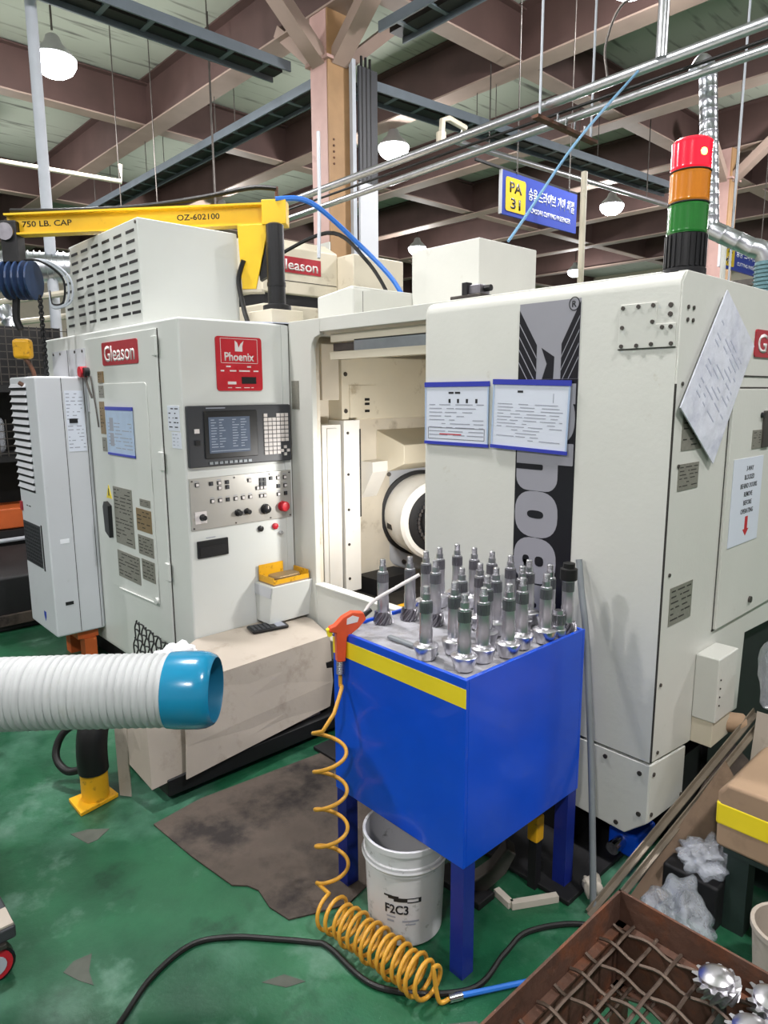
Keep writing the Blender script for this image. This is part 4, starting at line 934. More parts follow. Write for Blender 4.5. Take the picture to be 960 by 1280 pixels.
for (a0, a1, b0, b1, c) in ((2.02, 2.155, 1.425, 1.535, 0), (2.013, 2.152, 1.305, 1.385, 0), (2.014, 2.17, .883, 1.005, 0), (2.545, 2.64, 1.40, 1.465, .012)):
    q = rect('instruction_plate', 'tag', t, ff, a0, a1, b0, b1, c, c+.002); printed_lines('fine_print', q, ff, a0+.008, a1-.008, b0+.006, b1-.006, 6, c+.002, 'seam', int(a0*1000), .0005)
ap = MB().prism(FD, [(-1.078, 1.724), (-.906, 1.724), (-.906, 1.79), (-.965, 1.79), (-.965, 1.852), (-1.078, 1.852)], 0, .004).build('access_plate', 'cream', t, bevel=.0015)
ag = MB(); ag.fbox(FD, -1.08, -.904, 1.7215, 1.7245, 0, .0035); ag.build('plate_shadow_gap', 'seam', ap)
for a, b in ((-1.068, 1.842), (-1.02, 1.843), (-.975, 1.843), (-.975, 1.797), (-1.068, 1.786), (-1.068, 1.732), (-1.02, 1.732), (-.975, 1.734), (-.916, 1.733), (-.92, 1.78), (-.945, 1.78)): MB().cyl(FD.pt(a, b, .004), FD.pt(a, b, .008), .006, 8).build('screw', 'iron', ap)
for a in (2.005, 2.04):
    for b in (1.80, 1.835): MB().cyl(ff.pt(a, b, 0), ff.pt(a, b, .004), .006, 8).build('screw', 'iron', flank)
for a in (-.925,):
    for b in (1.815, 1.84): MB().cyl(FD.pt(a, b, 0), FD.pt(a, b, .004), .007, 8).build('screw', 'iron', t)
# junction box low on the flank
jb = MB().box(SIDE_X, -.818, 2.24, 2.40, .51, .735).build('junction_box', 'cream', t, bevel=.005)
MB().box(SIDE_X, -.826, 2.245, 2.39, .42, .51).build('box_skirt', 'cream2', jb, bevel=.003)
for k_ in range(4): MB().cyl((-.818, 2.26, .66-.03*k_), (-.815, 2.26, .66-.03*k_), .003, 6).build('rivet', 'iron', jb)
MB().cyl((-.86, 2.38, .46), (-.80, 2.44, .45), .035, 14).build('cable_gland', 'cardb', jb, 40)
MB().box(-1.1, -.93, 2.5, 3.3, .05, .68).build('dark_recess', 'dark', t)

# roof boxes
tt_ = thing('roof_cover', 'low cream cover box on the machine roof behind the opening', 'cover', (-2.7, 2.6, 1.935))
MB().prism(Frame((0, 2.24, 0), (1, 0, 0), (0, 0, 1)), [(-2.93, 1.936), (-2.64, 1.936), (-2.64, 2.10), (-2.655, 2.115), (-2.93, 2.085)], -.62, 0).build('cover', 'cream', tt_, bevel=.012)
rect('vertical_seam', 'seam', tt_, Frame((-2.64, 0, 0), (0, 1, 0), (0, 0, 1)), 2.3, 2.302, 1.94, 2.09, 0, .001)
tt_ = thing('roof_tank', 'tall cream square box on the machine roof below the PA 31 sign', 'cover', (-2.35, 2.9, 1.935))
MB().box(-2.64, -2.19, 2.64, 3.1, 1.936, 2.318).build('box', 'cream', tt_, bevel=.006)
tt_ = thing('limit_switch', 'small dark switch block on the roof edge beside the door top', 'switch', (-1.8, 2.1, 1.935))
MB().box(-1.86, -1.71, 2.07, 2.15, 1.936, 1.965).build('base', 'iron', tt_, bevel=.003)
MB().box(-1.81, -1.72, 2.08, 2.14, 1.965, 2.0).build('block', 'steeld', tt_, bevel=.004)
MB().box(-1.80, -1.775, 2.07, 2.1, 1.965, 2.01).build('lever', 'dark', tt_)
MB().cyl((-1.73, 2.11, 1.985), (-1.69, 2.11, 1.985), .012, 8).build('plunger', 'black', tt_, 40)

# tilted document and notice on the right flank
c = [ff.pt(*p_, .012) for p_ in ((1.967, 1.553), (2.223, 1.374), (2.484, 1.745), (2.232, 1.90))]
rv = (c[1]-c[0]).normalized(); nrm = Vector((1, 0, 0)); uv = nrm.cross(rv).normalized()
fdoc = Frame(c[0], rv, uv)
loc2 = lambda p_: ((p_-c[0]).dot(rv), (p_-c[0]).dot(uv))
tt_ = thing('drawing_sheet', 'tilted drawing sheet in a shiny clear sleeve on the right flank', 'document', c[0])
MB().prism(fdoc, [loc2(p_) for p_ in c], 0, .004).build('sleeve', 'sleeve', tt_)
hh = (c[3]-c[0]).length; wwd = (c[1]-c[0]).length
printed_lines('faint_print', tt_, fdoc, .05, wwd-.04, .08, hh-.08, 12, .004, mat('faint_grey_ink', (176, 180, 198), .5), 91, .0004)
tt_ = thing('warning_notice', 'white notice with red down arrow taped to the side door', 'notice', ff.pt(2.53, 1.2, .012))
sh = MB().fbox(ff, 2.40, 2.665, 1.07, 1.372, .0125, .0145).build('sheet', 'paper', tt_)
for s_, b in (('3-WAY', 1.327), ('BLOCKED', 1.297), ('BEHIND DOORS', 1.267), ('REMOVE', 1.237), ('BEFORE', 1.207), ('OPERATING', 1.177)):
    text('notice_line', s_, 'ink', sh, ff, 2.545, b, .017, .0125*len(s_), .0145, .01, align='CENTER')
MB().prism(ff, [(2.535, 1.165), (2.56, 1.165), (2.56, 1.12), (2.575, 1.12), (2.547, 1.095), (2.52, 1.12), (2.535, 1.12)], .0145, .015).build('red_arrow', 'red', sh)

# signal tower
TX, TY = -1.045, 2.29
tt_ = thing('signal_tower', 'stack light on the machine roof, red lens lit above amber and green', 'signal light', (TX, TY, 1.935))
ft_ = Frame((TX, TY, 0), (1, 0, 0), (0, 1, 0))
bs = MB().lathe(ft_, [(.066, 1.936), (.066, 1.985), (.06, 1.99), (.06, 2.09)], 28).build('base', 'black', tt_, 40)
mb = MB()
for k_ in range(22):
    a = 2*math.pi*k_/22; mb.bar((TX+.06*math.cos(a), TY+.06*math.sin(a), 1.99), (TX+.06*math.cos(a), TY+.06*math.sin(a), 2.088), .008, .008, (math.cos(a), math.sin(a), 0))
mb.build('base_ribs', 'black', bs)
for nm, m, z0, z1 in (('green_lens', 'lensg', 2.092, 2.182), ('amber_lens', 'lensa', 2.186, 2.277), ('red_lens', 'lensr', 2.281, 2.368)):
    MB().lathe(ft_, [(.058, z0), (.061, z0+.006)]+[(.061-.0012*(i % 2), z0+.008+(z1-z0-.014)*i/14) for i in range(15)]+[(.061, z1-.004), (.058, z1)], 32).build(nm, m, tt_, 30)
MB().lathe(ft_, [(.058, 2.368), (.05, 2.374), (.02, 2.377)], 28).build('cap', 'lensr', tt_, 40)
for z_ in (2.184, 2.279): MB().lathe(ft_, [(.0595, z_-.0025), (.0625, z_-.001), (.0625, z_+.001), (.0595, z_+.0025)], 32).build('segment_ring', 'seam', tt_, 40)
bl = fb = Vector((TX, TY, 2.325))-Vector((CF.x, CF.y, 0)).normalized()*.052+CR*.012
MB().lathe(Frame(bl, (1, 0, 0), (0, 1, 0)), [(.002, -.014), (.011, -.008), (.013, 0), (.011, .008), (.002, .014)], 12).build('lit_bulb', 'lensbulb', tt_, 60)
pipe('roof_hose', smoothpath([(-1.18, 2.62, 1.936), (-1.14, 2.5, 2.0), (-1.13, 2.44, 2.06)]), .04, 'grey', 'short grey duct end behind the signal tower', 'duct', 12)

# ------------------------------------------------------------------ blue table with pinions
TX0, TX1, TY0, TY1, TZ0, TZ1 = -1.605, -1.065, 1.262, 1.822, .345, .88
t = thing('parts_table', 'blue steel box table with a yellow tape stripe, full of steel shafts', 'table', (-1.33, 1.54, 0))
MB().box(TX0, TX1, TY0, TY0+.012, TZ0, TZ1).build('front_panel', 'blue', t, bevel=.002)
MB().box(TX0, TX1, TY1-.012, TY1, TZ0, TZ1).build('back_panel', 'blue', t, bevel=.002)
MB().box(TX0, TX0+.012, TY0+.012, TY1-.012, TZ0, TZ1).build('side_panel', 'blue', t, bevel=.002)
MB().box(TX1-.012, TX1, TY0+.012, TY1-.012, TZ0, TZ1).build('side_panel', 'blue', t, bevel=.002)
MB().box(TX0+.012, TX1-.012, TY0+.012, TY1-.012, .845, .86).build('deck', 'dblue', t)
MB().fbox(Frame((0, TY0, 0), (1, 0, 0), (0, 0, 1)), TX0, TX1+.001, .803, .855, 0, .0012).build('tape_stripe', 'yellow', t)
for x in (TX0, TX1-.048):
    for y in (TY0+.005, TY1-.053): MB().box(x, x+.046, y, y+.046, 0, .86 if False else TZ0+.02).build('leg', 'dblue', t)
# crinkled liner
bm_v = []; n = 34; rnd = random.Random(9)
mb = MB(); vs = []
for i in range(n+1):
    for j in range(n+1):
        x = TX0+.014+(TX1-TX0-.028)*i/n; y = TY0+.014+(TY1-TY0-.028)*j/n
        edge = min(i, j, n-i, n-j)
        vs.append((x, y, .8615+(.0085 if edge == 0 else 0)+rnd.uniform(0, .0035)))
fs2 = [(i*(n+1)+j, (i+1)*(n+1)+j, (i+1)*(n+1)+j+1, i*(n+1)+j+1) for i in range(n) for j in range(n)]
mb.add(vs, fs2); lin_o = mb.build('liner', 'liner', t, 60)
LZ = .866

# pinion prototypes at the origin
def toothed(fr, r0, r1, h0, h1, nt, twist, depth, layers=8):
    vs = []; n = nt*4
    for l in range(layers+1):
        q = l/layers; rr_ = r0+(r1-r0)*q; h = h0+(h1-h0)*q
        for i in range(n):
            a = 2*math.pi*i/n+twist*q; rad = rr_-(depth if i % 4 in (2, 3) else 0)
            vs.append(fr.pt(rad*math.cos(a), rad*math.sin(a), h))
    fs_ = [(l*n+i, l*n+(i+1) % n, (l+1)*n+(i+1) % n, (l+1)*n+i) for l in range(layers) for i in range(n)]
    fs_ += [tuple(range(n-1, -1, -1)), tuple(range(layers*n, (layers+1)*n))]
    return vs, fs_
def make_pinion(kind):
    root = thing('pinion_shaft', '', 'pinion', (0, 0, 0), 'steel pinion shafts standing on the blue table')
    if kind == 'blank':
        MB().lathe(W0, [(.021, 0), (.026, .002), (.0355, .034), (.036, .04), (.033, .043), (.022, .046), (.0195, .05), (.0195, .05)], 26).build('head', 'steel', root, 35)
        sh = MB().lathe(W0, [(.019, .046), (.019, .085), (.0178, .087), (.0178, .135)], 22).build('shaft', 'steel', root, 35)
    else:
        vs, fs_ = toothed(W0, .034, .027, 0, .038, 11, .9, .008)
        MB().add(vs, fs_).build('toothed_head', 'steeld', root)
        sh = MB().lathe(W0, [(.019, .038), (.019, .085), (.0178, .087), (.0178, .135)], 22).build('shaft', 'steel', root, 35)
    mb = MB(); vs, fs_ = toothed(W0, .0185, .0185, .135, .165, 22, 0, .0015, 1); mb.add(vs, fs_); mb.build('splined_collar', 'steeld', root)
    MB().lathe(W0, [(.0165, .165), (.0165, .170), (.012, .172), (.012, .188)], 20).build('journal', 'steel', root, 35)
    mb = MB()
    for k in range(5): mb.lathe(W0, [(.0088, .188+.004*k), (.0098, .19+.004*k), (.0088, .192+.004*k)], 14)
    mb.build('thread', 'steeld', root, 30)
    MB().lathe(W0, [(.0092, .186), (.0092, .209), (.007, .211)], 14).build('tip', 'steel', root, 35)
    return root
pb = make_pinion('blank'); pt = make_pinion('toothed')
blanks = [((-1.138, 1.338), 'pinion blank nearest the camera at the near table corner'), ((-1.142, 1.421), 'second pinion blank from the near corner along the right table edge'), ((-1.117, 1.502), 'third pinion blank from the near corner along the right table edge'),
  ((-1.13, 1.582), 'fourth pinion blank from the near corner along the right table edge'), ((-1.108, 1.668), 'fifth pinion blank from the near corner along the right table edge'), ((-1.262, 1.32), 'pinion blank standing alone at the front, leftmost of the smooth ones'),
  ((-1.236, 1.408), 'pinion blank directly behind the nearest one, left of it'), ((-1.216, 1.528), 'pinion blank in the middle of the crowd, fourth row'), ((-1.253, 1.617), 'pinion blank in the middle, one row before the back row'),
  ((-1.242, 1.77), 'back row pinion blank in front of the letter e'), ((-1.552, 1.622), 'pinion blank behind the air gun nozzle tip'), ((-1.561, 1.699), 'left edge pinion blank one step behind the nozzle tip'),
  ((-1.551, 1.779), 'back row pinion blank at the far left corner'), ((-1.325, 1.542), 'pinion blank at the centre left of the crowd'), ((-1.474, 1.779), 'second pinion blank of the back row from the left'),
  ((-1.322, 1.625), 'pinion blank at the centre, behind the centre left one'), ((-1.396, 1.777), 'third pinion blank of the back row from the left'), ((-1.319, 1.776), 'fourth pinion blank of the back row from the left'), ((-1.21, 1.69), 'pinion blank one step left of the capped shaft row'), ((-1.161, 1.766), 'back row pinion blank beside the capped shaft')]
for i, ((x, y), lb) in enumerate(blanks):
    if i == 0: pb.location = (x, y, LZ); pb['label'] = lb
    else: dup(pb, (x, y, LZ), lb, rnd.uniform(0, 6))
tooths = [((-1.572, 1.443), 'spiral toothed pinion at the left edge behind the air gun'), ((-1.537, 1.531), 'spiral toothed pinion, second from the left edge'), ((-1.446, 1.555), 'spiral toothed pinion, third from the left edge')]
for i, ((x, y), lb) in enumerate(tooths):
    if i == 0: pt.location = (x, y, LZ); pt['label'] = lb
    else: dup(pt, (x, y, LZ), lb, rnd.uniform(0, 6))
cp = dup(pt, (-1.106, 1.782, LZ), 'spiral toothed pinion wearing a black cap at the right corner', 1.)
cap = MB().lathe(Frame((-1.106, 1.782, LZ), (1, 0, 0), (0, 1, 0)), [(.024, .17), (.026, .172), (.026, .205), (.018, .208), (.018, .222), (.012, .224)], 20).build('black_cap', 'rubber', cp, 40)
cap.matrix_parent_inverse = (Matrix.Translation((-1.106, 1.782, LZ)) @ Matrix.Rotation(1., 4, 'Z')).inverted()
sp = thing('splined_sleeve', 'short splined steel sleeve between the shafts at the right edge', 'sleeve', (-1.1, 1.725, LZ))
fr = Frame((-1.1, 1.725, LZ), (1, 0, 0), (0, 1, 0))
MB().lathe(fr, [(.024, 0), (.024, .03), (.02, .032), (.02, .045)], 20).build('body', 'steel', sp, 35)
vs, fs_ = toothed(fr, .021, .021, .045, .075, 16, 0, .003, 1); MB().add(vs, fs_).build('spline', 'steeld', sp)
MB().lathe(fr, [(.014, .075), (.014, .088)], 16).build('boss', 'steel', sp, 35)
tagit(MB().box(-1.45, -1.25, 1.345, 1.362, .8665, .878).build('steel_rod', 'grey', None, bevel=.004), 'grey steel bar lying on the table liner behind the gun', 'bar')

# air gun and coiled hose
t = thing('air_gun', 'orange air blow gun resting on the table corner with a long nozzle', 'air gun', (-1.545, 1.26, .8))
gf = Frame((-1.548, 1.252, .9), (.35, .94, 0), (0, 0, 1))
MB().prism(gf, [(-.02, -.105), (.006, -.105), (.012, -.03), (.05, -.005), (.075, .02), (.066, .042), (.03, .048), (0, .035), (-.025, .012), (-.04, .008), (-.045, -.005), (-.022, -.012)], -.013, .013).build('body', 'orange', t, bevel=.004)
MB().prism(gf, [(.01, .012), (.045, .016), (.05, .03), (.03, .038), (.012, .03)], .013, .0145).build('maker_patch', 'letter', t)
MB().prism(gf, [(-.05, .0), (-.03, .008), (-.035, -.02), (-.045, -.022)], -.008, .008).build('lever', 'yellow', t)
MB().tube(smoothpath([gf.pt(.07, .03), (-1.52, 1.35, .965), (-1.47, 1.41, 1.012), (-1.42, 1.455, 1.052)]), .0055, 8).build('nozzle', 'letter', t, 40)
MB().cyl(gf.pt(.066, .028), gf.pt(.095, .045), .01, 10, .007).build('nozzle_nut', 'black', t, 40)
h0 = gf.pt(-.008, -.105)
mb = MB()
for k in range(7): mb.lathe(Frame(h0, (1, 0, 0), (0, -1, 0)), [(.011, .006*k), (.0125, .006*k+.003), (.011, .006*k+.006)], 12)
mb.build('strain_relief', 'steeld', t, 40)
lat = Vector((CR.x, CR.y, 0)).normalized(); awy = Vector((CF.x, CF.y, 0)).normalized()
hc_ = Vector((-1.533, 1.185, 0))
path = smoothpath([h0-Vector((0, 0, .03)), h0-Vector((.0, .0, .08)), Vector((h0.x+.012, h0.y-.006, .71)), hc_+lat*.012-awy*.02+Vector((0, 0, .645))], 5)[:-1]
nt_ = 4.2; a0_ = math.radians(250)
for k in range(int(nt_*28)+1):
    q = k/(nt_*28); a = a0_-2*math.pi*nt_*q; zz = .61-.53*q
    path.append(hc_+lat*.05*math.cos(a)+awy*.036*math.sin(a)+Vector((0, 0, zz)))
b0 = Vector((-1.475, 1.118, .058)); b1 = Vector((-1.075, 1.152, .058)); bd = (b1-b0).normalized(); bn = Vector((-bd.y, bd.x, 0)); turns = 14
for k in range(turns*22+1):
    q = k/(turns*22); a = math.radians(80)+2*math.pi*turns*q
    wob = .004*math.sin(q*31)
    path.append(b0.lerp(b1, q**.92)+bn*(.049+wob)*math.cos(a)+Vector((0, 0, (.049+wob)*math.sin(a))))
end = Vector((-1.045, 1.19, .012))
path += smoothpath([path[-1], Vector((-1.06, 1.165, .012)), end], 6)[1:]
hose_o = MB().tube(path, .0062, 8).build('coiled_hose', 'hose', t, 60)
MB().cyl(end, end+Vector((.018, .032, .002)), .011, 10).build('brass_coupling', 'chrome', t, 40)
e2 = end+Vector((.018, .032, .002))
pipe('floor_hose', smoothpath([e2, e2+Vector((.03, .06, -.004)), Vector((-.93, 1.4, .009)), Vector((-.86, 1.5, .009)), Vector((-.72, 1.62, .009))]), .0075, 'airblue2', 'light blue air hose on the floor joined to the yellow coil', 'hose', 8)
pipe('floor_cable', smoothpath([(-1.5, .40, .009), (-1.579, .526, .009), (-1.655, .642, .009), (-1.685, .776, .009), (-1.63, .877, .009), (-1.542, .961, .009), (-1.45, 1.04, .009), (-1.40, 1.065, .009), (-1.2, 1.08, .009), (-1.03, 1.25, .009), (-1.159+.12, 1.42, .009), (-1.041, 1.537, .009), (-.95, 1.678, .009), (-.8, 1.75, .009)]), .008, 'rubber', 'black cable snaking across the green floor under the coil', 'cable', 8)

# bucket
BX, BY = -1.335, 1.31
t = thing('plastic_bucket', 'scuffed white plastic pail under the blue table', 'bucket', (BX, BY, 0))
fb = Frame((BX, BY, 0), (1, 0, 0), (0, 1, 0))
MB().lathe(fb, [(.105, .001), (.112, .006), (.121, .235), (.126, .236), (.126, .262), (.121, .264), (.1225, .3), (.1275, .302), (.1275, .318), (.1235, .32), (.119, .318), (.108, .03), (.0, .028)], 44, False).build('shell', 'bucket', t, 35)
MB().lathe(fb, [(.0, .001), (.107, .001)], 44, False).build('bottom', 'bucket', t)
MB().lathe(fb, [(.0, .07), (.11, .07)], 40, False).build('inner_disc', 'iron', t)  # dark disc closing the pail partway down
MB().lathe(fb, [(.1285, .244), (.131, .25), (.1285, .256)], 44, False).build('rim_ridge', 'bucket', t, 40)
th0 = math.atan2(-BY, -BX)+.1      # side facing the aisle
def wrapped(name, cells, m):
    mb = MB()
    for (u0, u1, v0, v1) in cells:
        n_ = max(1, int((u1-u0)/.012))
        for k in range(n_):
            ua, ub = u0+(u1-u0)*k/n_, u0+(u1-u0)*(k+1)/n_
            vs = []
            for v in (v0, v1):
                rr_ = .112+(.121-.112)*(v-.006)/.229+.0008
                for u in (ua, ub):
                    a = th0+u/.118; vs.append((BX+rr_*math.cos(a), BY+rr_*math.sin(a), v))
            mb.add(vs, [(0, 1, 3, 2)])
    return mb.build(name, m, t)
wrapped('blade_print', [(-.075, -.05, .168, .174), (-.062, -.03, .162, .173), (-.045, -.005, .155, .168), (-.005, .035, .152, .156), (.028, .036, .152, .168), (-.005, .03, .165, .168)], 'ink')
dt = text('digit_print', 'F2C3', 'ink', None, Frame((0, 0, 0), (1, 0, 0), (0, 0, 1)), -.072, .114, .03, .07, 0, .02)
for v in dt.data.vertices:
    rr_ = .112+(.121-.112)*(v.co.z-.006)/.229+.0008-v.co.y; a = th0+v.co.x/.118
    v.co = (BX+rr_*math.cos(a), BY+rr_*math.sin(a), v.co.z)
attach(dt, t)
wrapped('small_print', [(-.068, -.04, .1, .105), (-.066, -.045, .085, .092), (-.02, .03, .088, .094), (-.01, .02, .078, .083)], 'greyink')

# leaning conduit beside the table
pipe('leaning_conduit', smoothpath([(-.96, 1.767, .004), (-1.03, 1.84, .4), (-1.108, 1.906, .8), (-1.15, 1.93, .97), (-1.172, 1.945, 1.06)]), .0105, 'grey', 'grey conduit pipe leaning on the door right of the blue table', 'pipe', 10)

# ------------------------------------------------------------------ operator step with cardboard
t = thing('operator_step', 'low dark platform in front of the cabinet under cardboard', 'platform', (-2.68, 1.5, 0))
MB().box(-2.91, -2.54, 1.2, 1.97, .33, .43).build('top', 'dark', t)
MB().box(-2.91, -2.40, 1.05, 1.95, .03, .1).build('base_rail', 'dark', t, bevel=.004)
for x in (-2.88, -2.52):
    for y in (1.2, 1.9): MB().box(x, x+.05, y, y+.05, 0, .33).build('leg', 'dark', t)
def sheet(name, m, parent, quads, th=.005):
    mb = MB()
    for q in quads:
        q = [Vector(p_) for p_ in q]; nrm = (q[1]-q[0]).cross(q[-1]-q[0]).normalized()
        n_ = len(q); vs = [p_ for p_ in q]+[p_-nrm*th for p_ in q]
        mb.add(vs, [tuple(range(n_)), tuple(range(2*n_-1, n_-1, -1))]+[(i, (i+1) % n_, n_+(i+1) % n_, n_+i) for i in range(n_)])
    return mb.build(name, m, parent)
t = thing('cardboard_cover', 'grey cardboard sheet draped over the step below the screen', 'cardboard', (-2.65, 1.6, .44))
sheet('top_face', 'card', t, [[(-2.912, 1.46, .444), (-2.70, 1.16, .44), (-2.47, 1.17, .44), (-2.505, 1.95, .446), (-2.75, 2.03, .448), (-2.912, 2.03, .448)]])
sheet('front_flap', 'card', t, [[(-2.468, 1.172, .437), (-2.40, 1.135, .215), (-2.455, 1.925, .235), (-2.505, 1.95, .443)]])
sheet('lower_flap', 'card', t, [[(-2.40, 1.135, .215), (-2.36, 1.11, .10), (-2.43, 1.885, .13), (-2.455, 1.925, .235)]])
t = thing('cardboard_underlay', 'older cardboard sheet hanging behind the draped one at the step corner', 'cardboard', (-2.45, 1.2, .2))
sheet('front_face', 'card', t, [[(-2.50, 1.02, .36), (-2.40, .985, .09), (-2.43, 1.35, .10), (-2.52, 1.4, .36)], [(-2.475, 1.35, .2), (-2.43, 1.35, .07), (-2.45, 1.84, .1), (-2.49, 1.86, .22)]])
sheet('side_face', 'card', t, [[(-2.50, 1.02, .36), (-2.62, .985, .36), (-2.56, .965, .14), (-2.40, .985, .09)]])
tagit(sheet('cardboard_strip', 'card', None, [[(-2.60, .98, .36), (-2.64, .945, .36), (-2.59, .93, .004), (-2.55, .96, .004)]]), 'narrow cardboard strip standing left of the draped sheet', 'cardboard')
tagit(MB().prism(W0, [(-2.314, .946), (-2.345, 1.153), (-2.297, 1.72), (-1.75, 1.75), (-1.56, 1.5), (-1.50, 1.22), (-1.54, 1.12), (-1.575, 1.044), (-1.66, 1.03), (-1.747, 1.045), (-1.79, 1.03), (-1.827, .994), (-2.05, .965)], .0015, .006).build('floor_cardboard', 'cardd'), 'oil blackened cardboard lying on the green floor before the step', 'cardboard')
t = thing('pocket_calculator', 'black calculator lying on the cardboard covered step', 'calculator', (-2.79, 1.79, .447))
fc_ = Frame((-2.795, 1.787, .4495), (.21, .98, 0), (-.98, .21, 0))
MB().prism(fc_, rrect(-.095, .095, -.05, .05, .012), 0, .012).build('body', 'black', t, bevel=.003)
MB().fbox(fc_, .035, .08, -.038, .038, .012, .013).build('display', 'greyink', t)
mb = MB()
for i in range(5):
    for j in range(5): mb.fbox(fc_, -.085+.0225*i, -.069+.0225*i, -.042+.0175*j, -.029+.0175*j, .012, .015)
tagit(mb.build('keys', 'charcoal', t), kind='stuff')
# crumpled rag
def lump(name, m, c, rad, seed, label, cat, n=18, rough=.18, flat=0.):
    rnd_ = random.Random(seed); ph = [(rnd_.uniform(1, 6), rnd_.uniform(1, 6), rnd_.uniform(0, 6), rnd_.uniform(0, 6)) for _ in range(7)]
    vs = []; fs_ = []; m_ = n*2
    for i in range(1, n):
        for j in range(m_):
            a, b = math.pi*i/n, 2*math.pi*j/m_
            d = Vector((math.sin(a)*math.cos(b), math.sin(a)*math.sin(b), math.cos(a)))
            s_ = 1+rough*sum(math.sin(p_[0]*2*d.x+p_[2])*math.sin(p_[1]*2*d.y+p_[3]+d.z*p_[0]) for p_ in ph)/2.5
            z = d.z*rad[2]*s_
            vs.append((c[0]+d.x*rad[0]*s_, c[1]+d.y*rad[1]*s_, max(c[2]+z, flat)))
    fs_ = [(i*m_+j, i*m_+(j+1) % m_, (i+1)*m_+(j+1) % m_, (i+1)*m_+j) for i in range(n-2) for j in range(m_)]
    fs_ += [tuple(range(m_)), tuple(range((n-2)*m_+m_-1, (n-2)*m_-1, -1))]
    return tagit(MB().add(vs, fs_).build(name, m, None, 80), label, cat)
lump('cotton_rag', 'signwhite', (-2.735, 1.265, .475), (.045, .09, .035), 5, 'white cotton rag on the step just behind the big hose', 'rag', 14, .35, .446)

# crimped mesh leaning by the cabinet
def crimped(p0, p1, nrm, amp, wl, r, ph=0.):
    p0 = Vector(p0); p1 = Vector(p1); L_ = (p1-p0).length; n_ = max(8, int(L_/wl*8)); nrm = Vector(nrm)
    return MB().tube([p0.lerp(p1, k/n_)+nrm*amp*math.sin(2*math.pi*(k/n_*L_/wl)+ph) for k in range(n_+1)], r, 5)
t = thing('mesh_screen', 'black crimped wire screen leaning against the cabinet corner', 'wire screen', (-2.9, 1.3, 0))
mf = Frame((-3.30, 1.27, .02), (.97, 0, -.08), (.08, .1, .99))
for i in range(10): crimped(mf.pt(.04*i, 0), mf.pt(.04*i, .47), mf.r, .008, .09, .004, math.pi*(i % 2)).build('wire', 'dark', t, 60)
for j in range(12): crimped(mf.pt(0, .042*j), mf.pt(.36, .042*j), mf.u, .006, .09, .004, math.pi*(j % 2)).build('wire', 'dark', t, 60)

# bollard stub with black elbow
t = thing('pipe_stub', 'scuffed yellow pipe stub on a floor plate with a black elbow', 'pipe stub', (-2.63, .845, 0))
MB().prism(W0, [(-2.69, .765), (-2.555, .765), (-2.59, .925), (-2.70, .915)], 0, .016).build('base_plate', 'bollard', t, bevel=.003)
MB().lathe(Frame((-2.632, .85, 0), (1, 0, 0), (0, 1, 0)), [(.052, .016), (.052, .13)], 22).build('stub', 'bollard', t, 40)
MB().tube(smoothpath([(-2.632, .85, .13), (-2.632, .85, .22), (-2.65, .87, .3), (-2.71, .93, .36), (-2.80, 1.02, .38)]), .058, 16).build('elbow', 'rubber', t, 50)
MB().tube(smoothpath([(-2.69, .86, .12), (-2.78, .80, .08), (-2.86, .78, .12), (-2.88, .82, .2), (-2.82, .9, .27)]), .016, 8).build('drain_hose', 'rubber', t, 50)
# ------------------------------------------------------------------ portable cooler with its big hose
t = thing('spot_cooler', 'white ribbed air hose with a teal nozzle reaching in from the left', 'air hose', (-2.3, 0, 0))
ax_ = Vector((CR.x, CR.y, 0)).normalized()
n1 = Vector((-1.589, .845, .814)); up = Vector((0, 0, 1))
hs_ = n1-ax_*.115
spine = [hs_, hs_-ax_*.25-up*.004, hs_-ax_*.55-up*.012, hs_-ax_*.8-up*.01, hs_-ax_*.95-up*.07, hs_-ax_*1.03-up*.2]
sp_ = smoothpath(spine, 130); P_ = []; R_ = []
acc = 0
for i, p_ in enumerate(sp_):
    if i: acc += (p_-sp_[i-1]).length
    ph = (acc/.0205) % 1
    P_.append(p_); R_.append(.0925+.0062*math.sin(math.pi*ph)**.55)
MB().tube(P_, R_, 40, False).build('ribbed_hose', 'duct', t, 60)
fr = Frame(n1-ax_*.125, Vector((0, 0, 1)).cross(ax_)*-1, up)
if fr.n.dot(ax_) < 0: fr = Frame(n1-ax_*.125, Vector((0, 0, 1)).cross(ax_), up)
MB().lathe(fr, [(.094, 0), (.101, .004), (.103, .03), (.103, .085), (.100, .105), (.092, .122), (.086, .126)], 48, False).build('nozzle', 'teal', t, 40)
MB().lathe(fr, [(.086, .126), (.084, .12), (.084, .02), (.086, .0), (.08, -.2)], 48, False).build('nozzle_lining', 'tealin', t, 40)
MB().lathe(fr, [(.0, -.2), (.09, -.2)], 40, False).build('hose_inside', 'dark', t)
cb = hs_-ax_*1.03
MB().box(-2.75, -2.2, -.4, .12, .16, .72).build('body', 'ac', t, bevel=.02)
MB().box(-2.78, -1.935, -.42, .385, .11, .15).build('base_platform', 'charcoal', t, bevel=.008)
MB().box(-2.02, -1.94, -.1, .38, .15, .156).build('platform_edge', 'card', t)
for x, y in ((-1.955, .325), (-2.7, .29), (-2.02, -.35), (-2.7, -.35)):
    w_ = MB().cyl((x-.016, y, .052), (x+.016, y, .052), .052, 20).build('caster_wheel', 'rubber', t, 40)
    MB().cyl((x-.02, y, .052), (x+.02, y, .052), .044, 20).build('caster_tyre_band', 'red', w_, 40)
    MB().cyl((x-.023, y, .052), (x+.023, y, .052), .028, 16).build('caster_hub', 'polegrey', w_, 40)
    MB().box(x-.03, x+.03, y-.03, y+.03, .1, .112).build('caster_fork', 'iron', t)

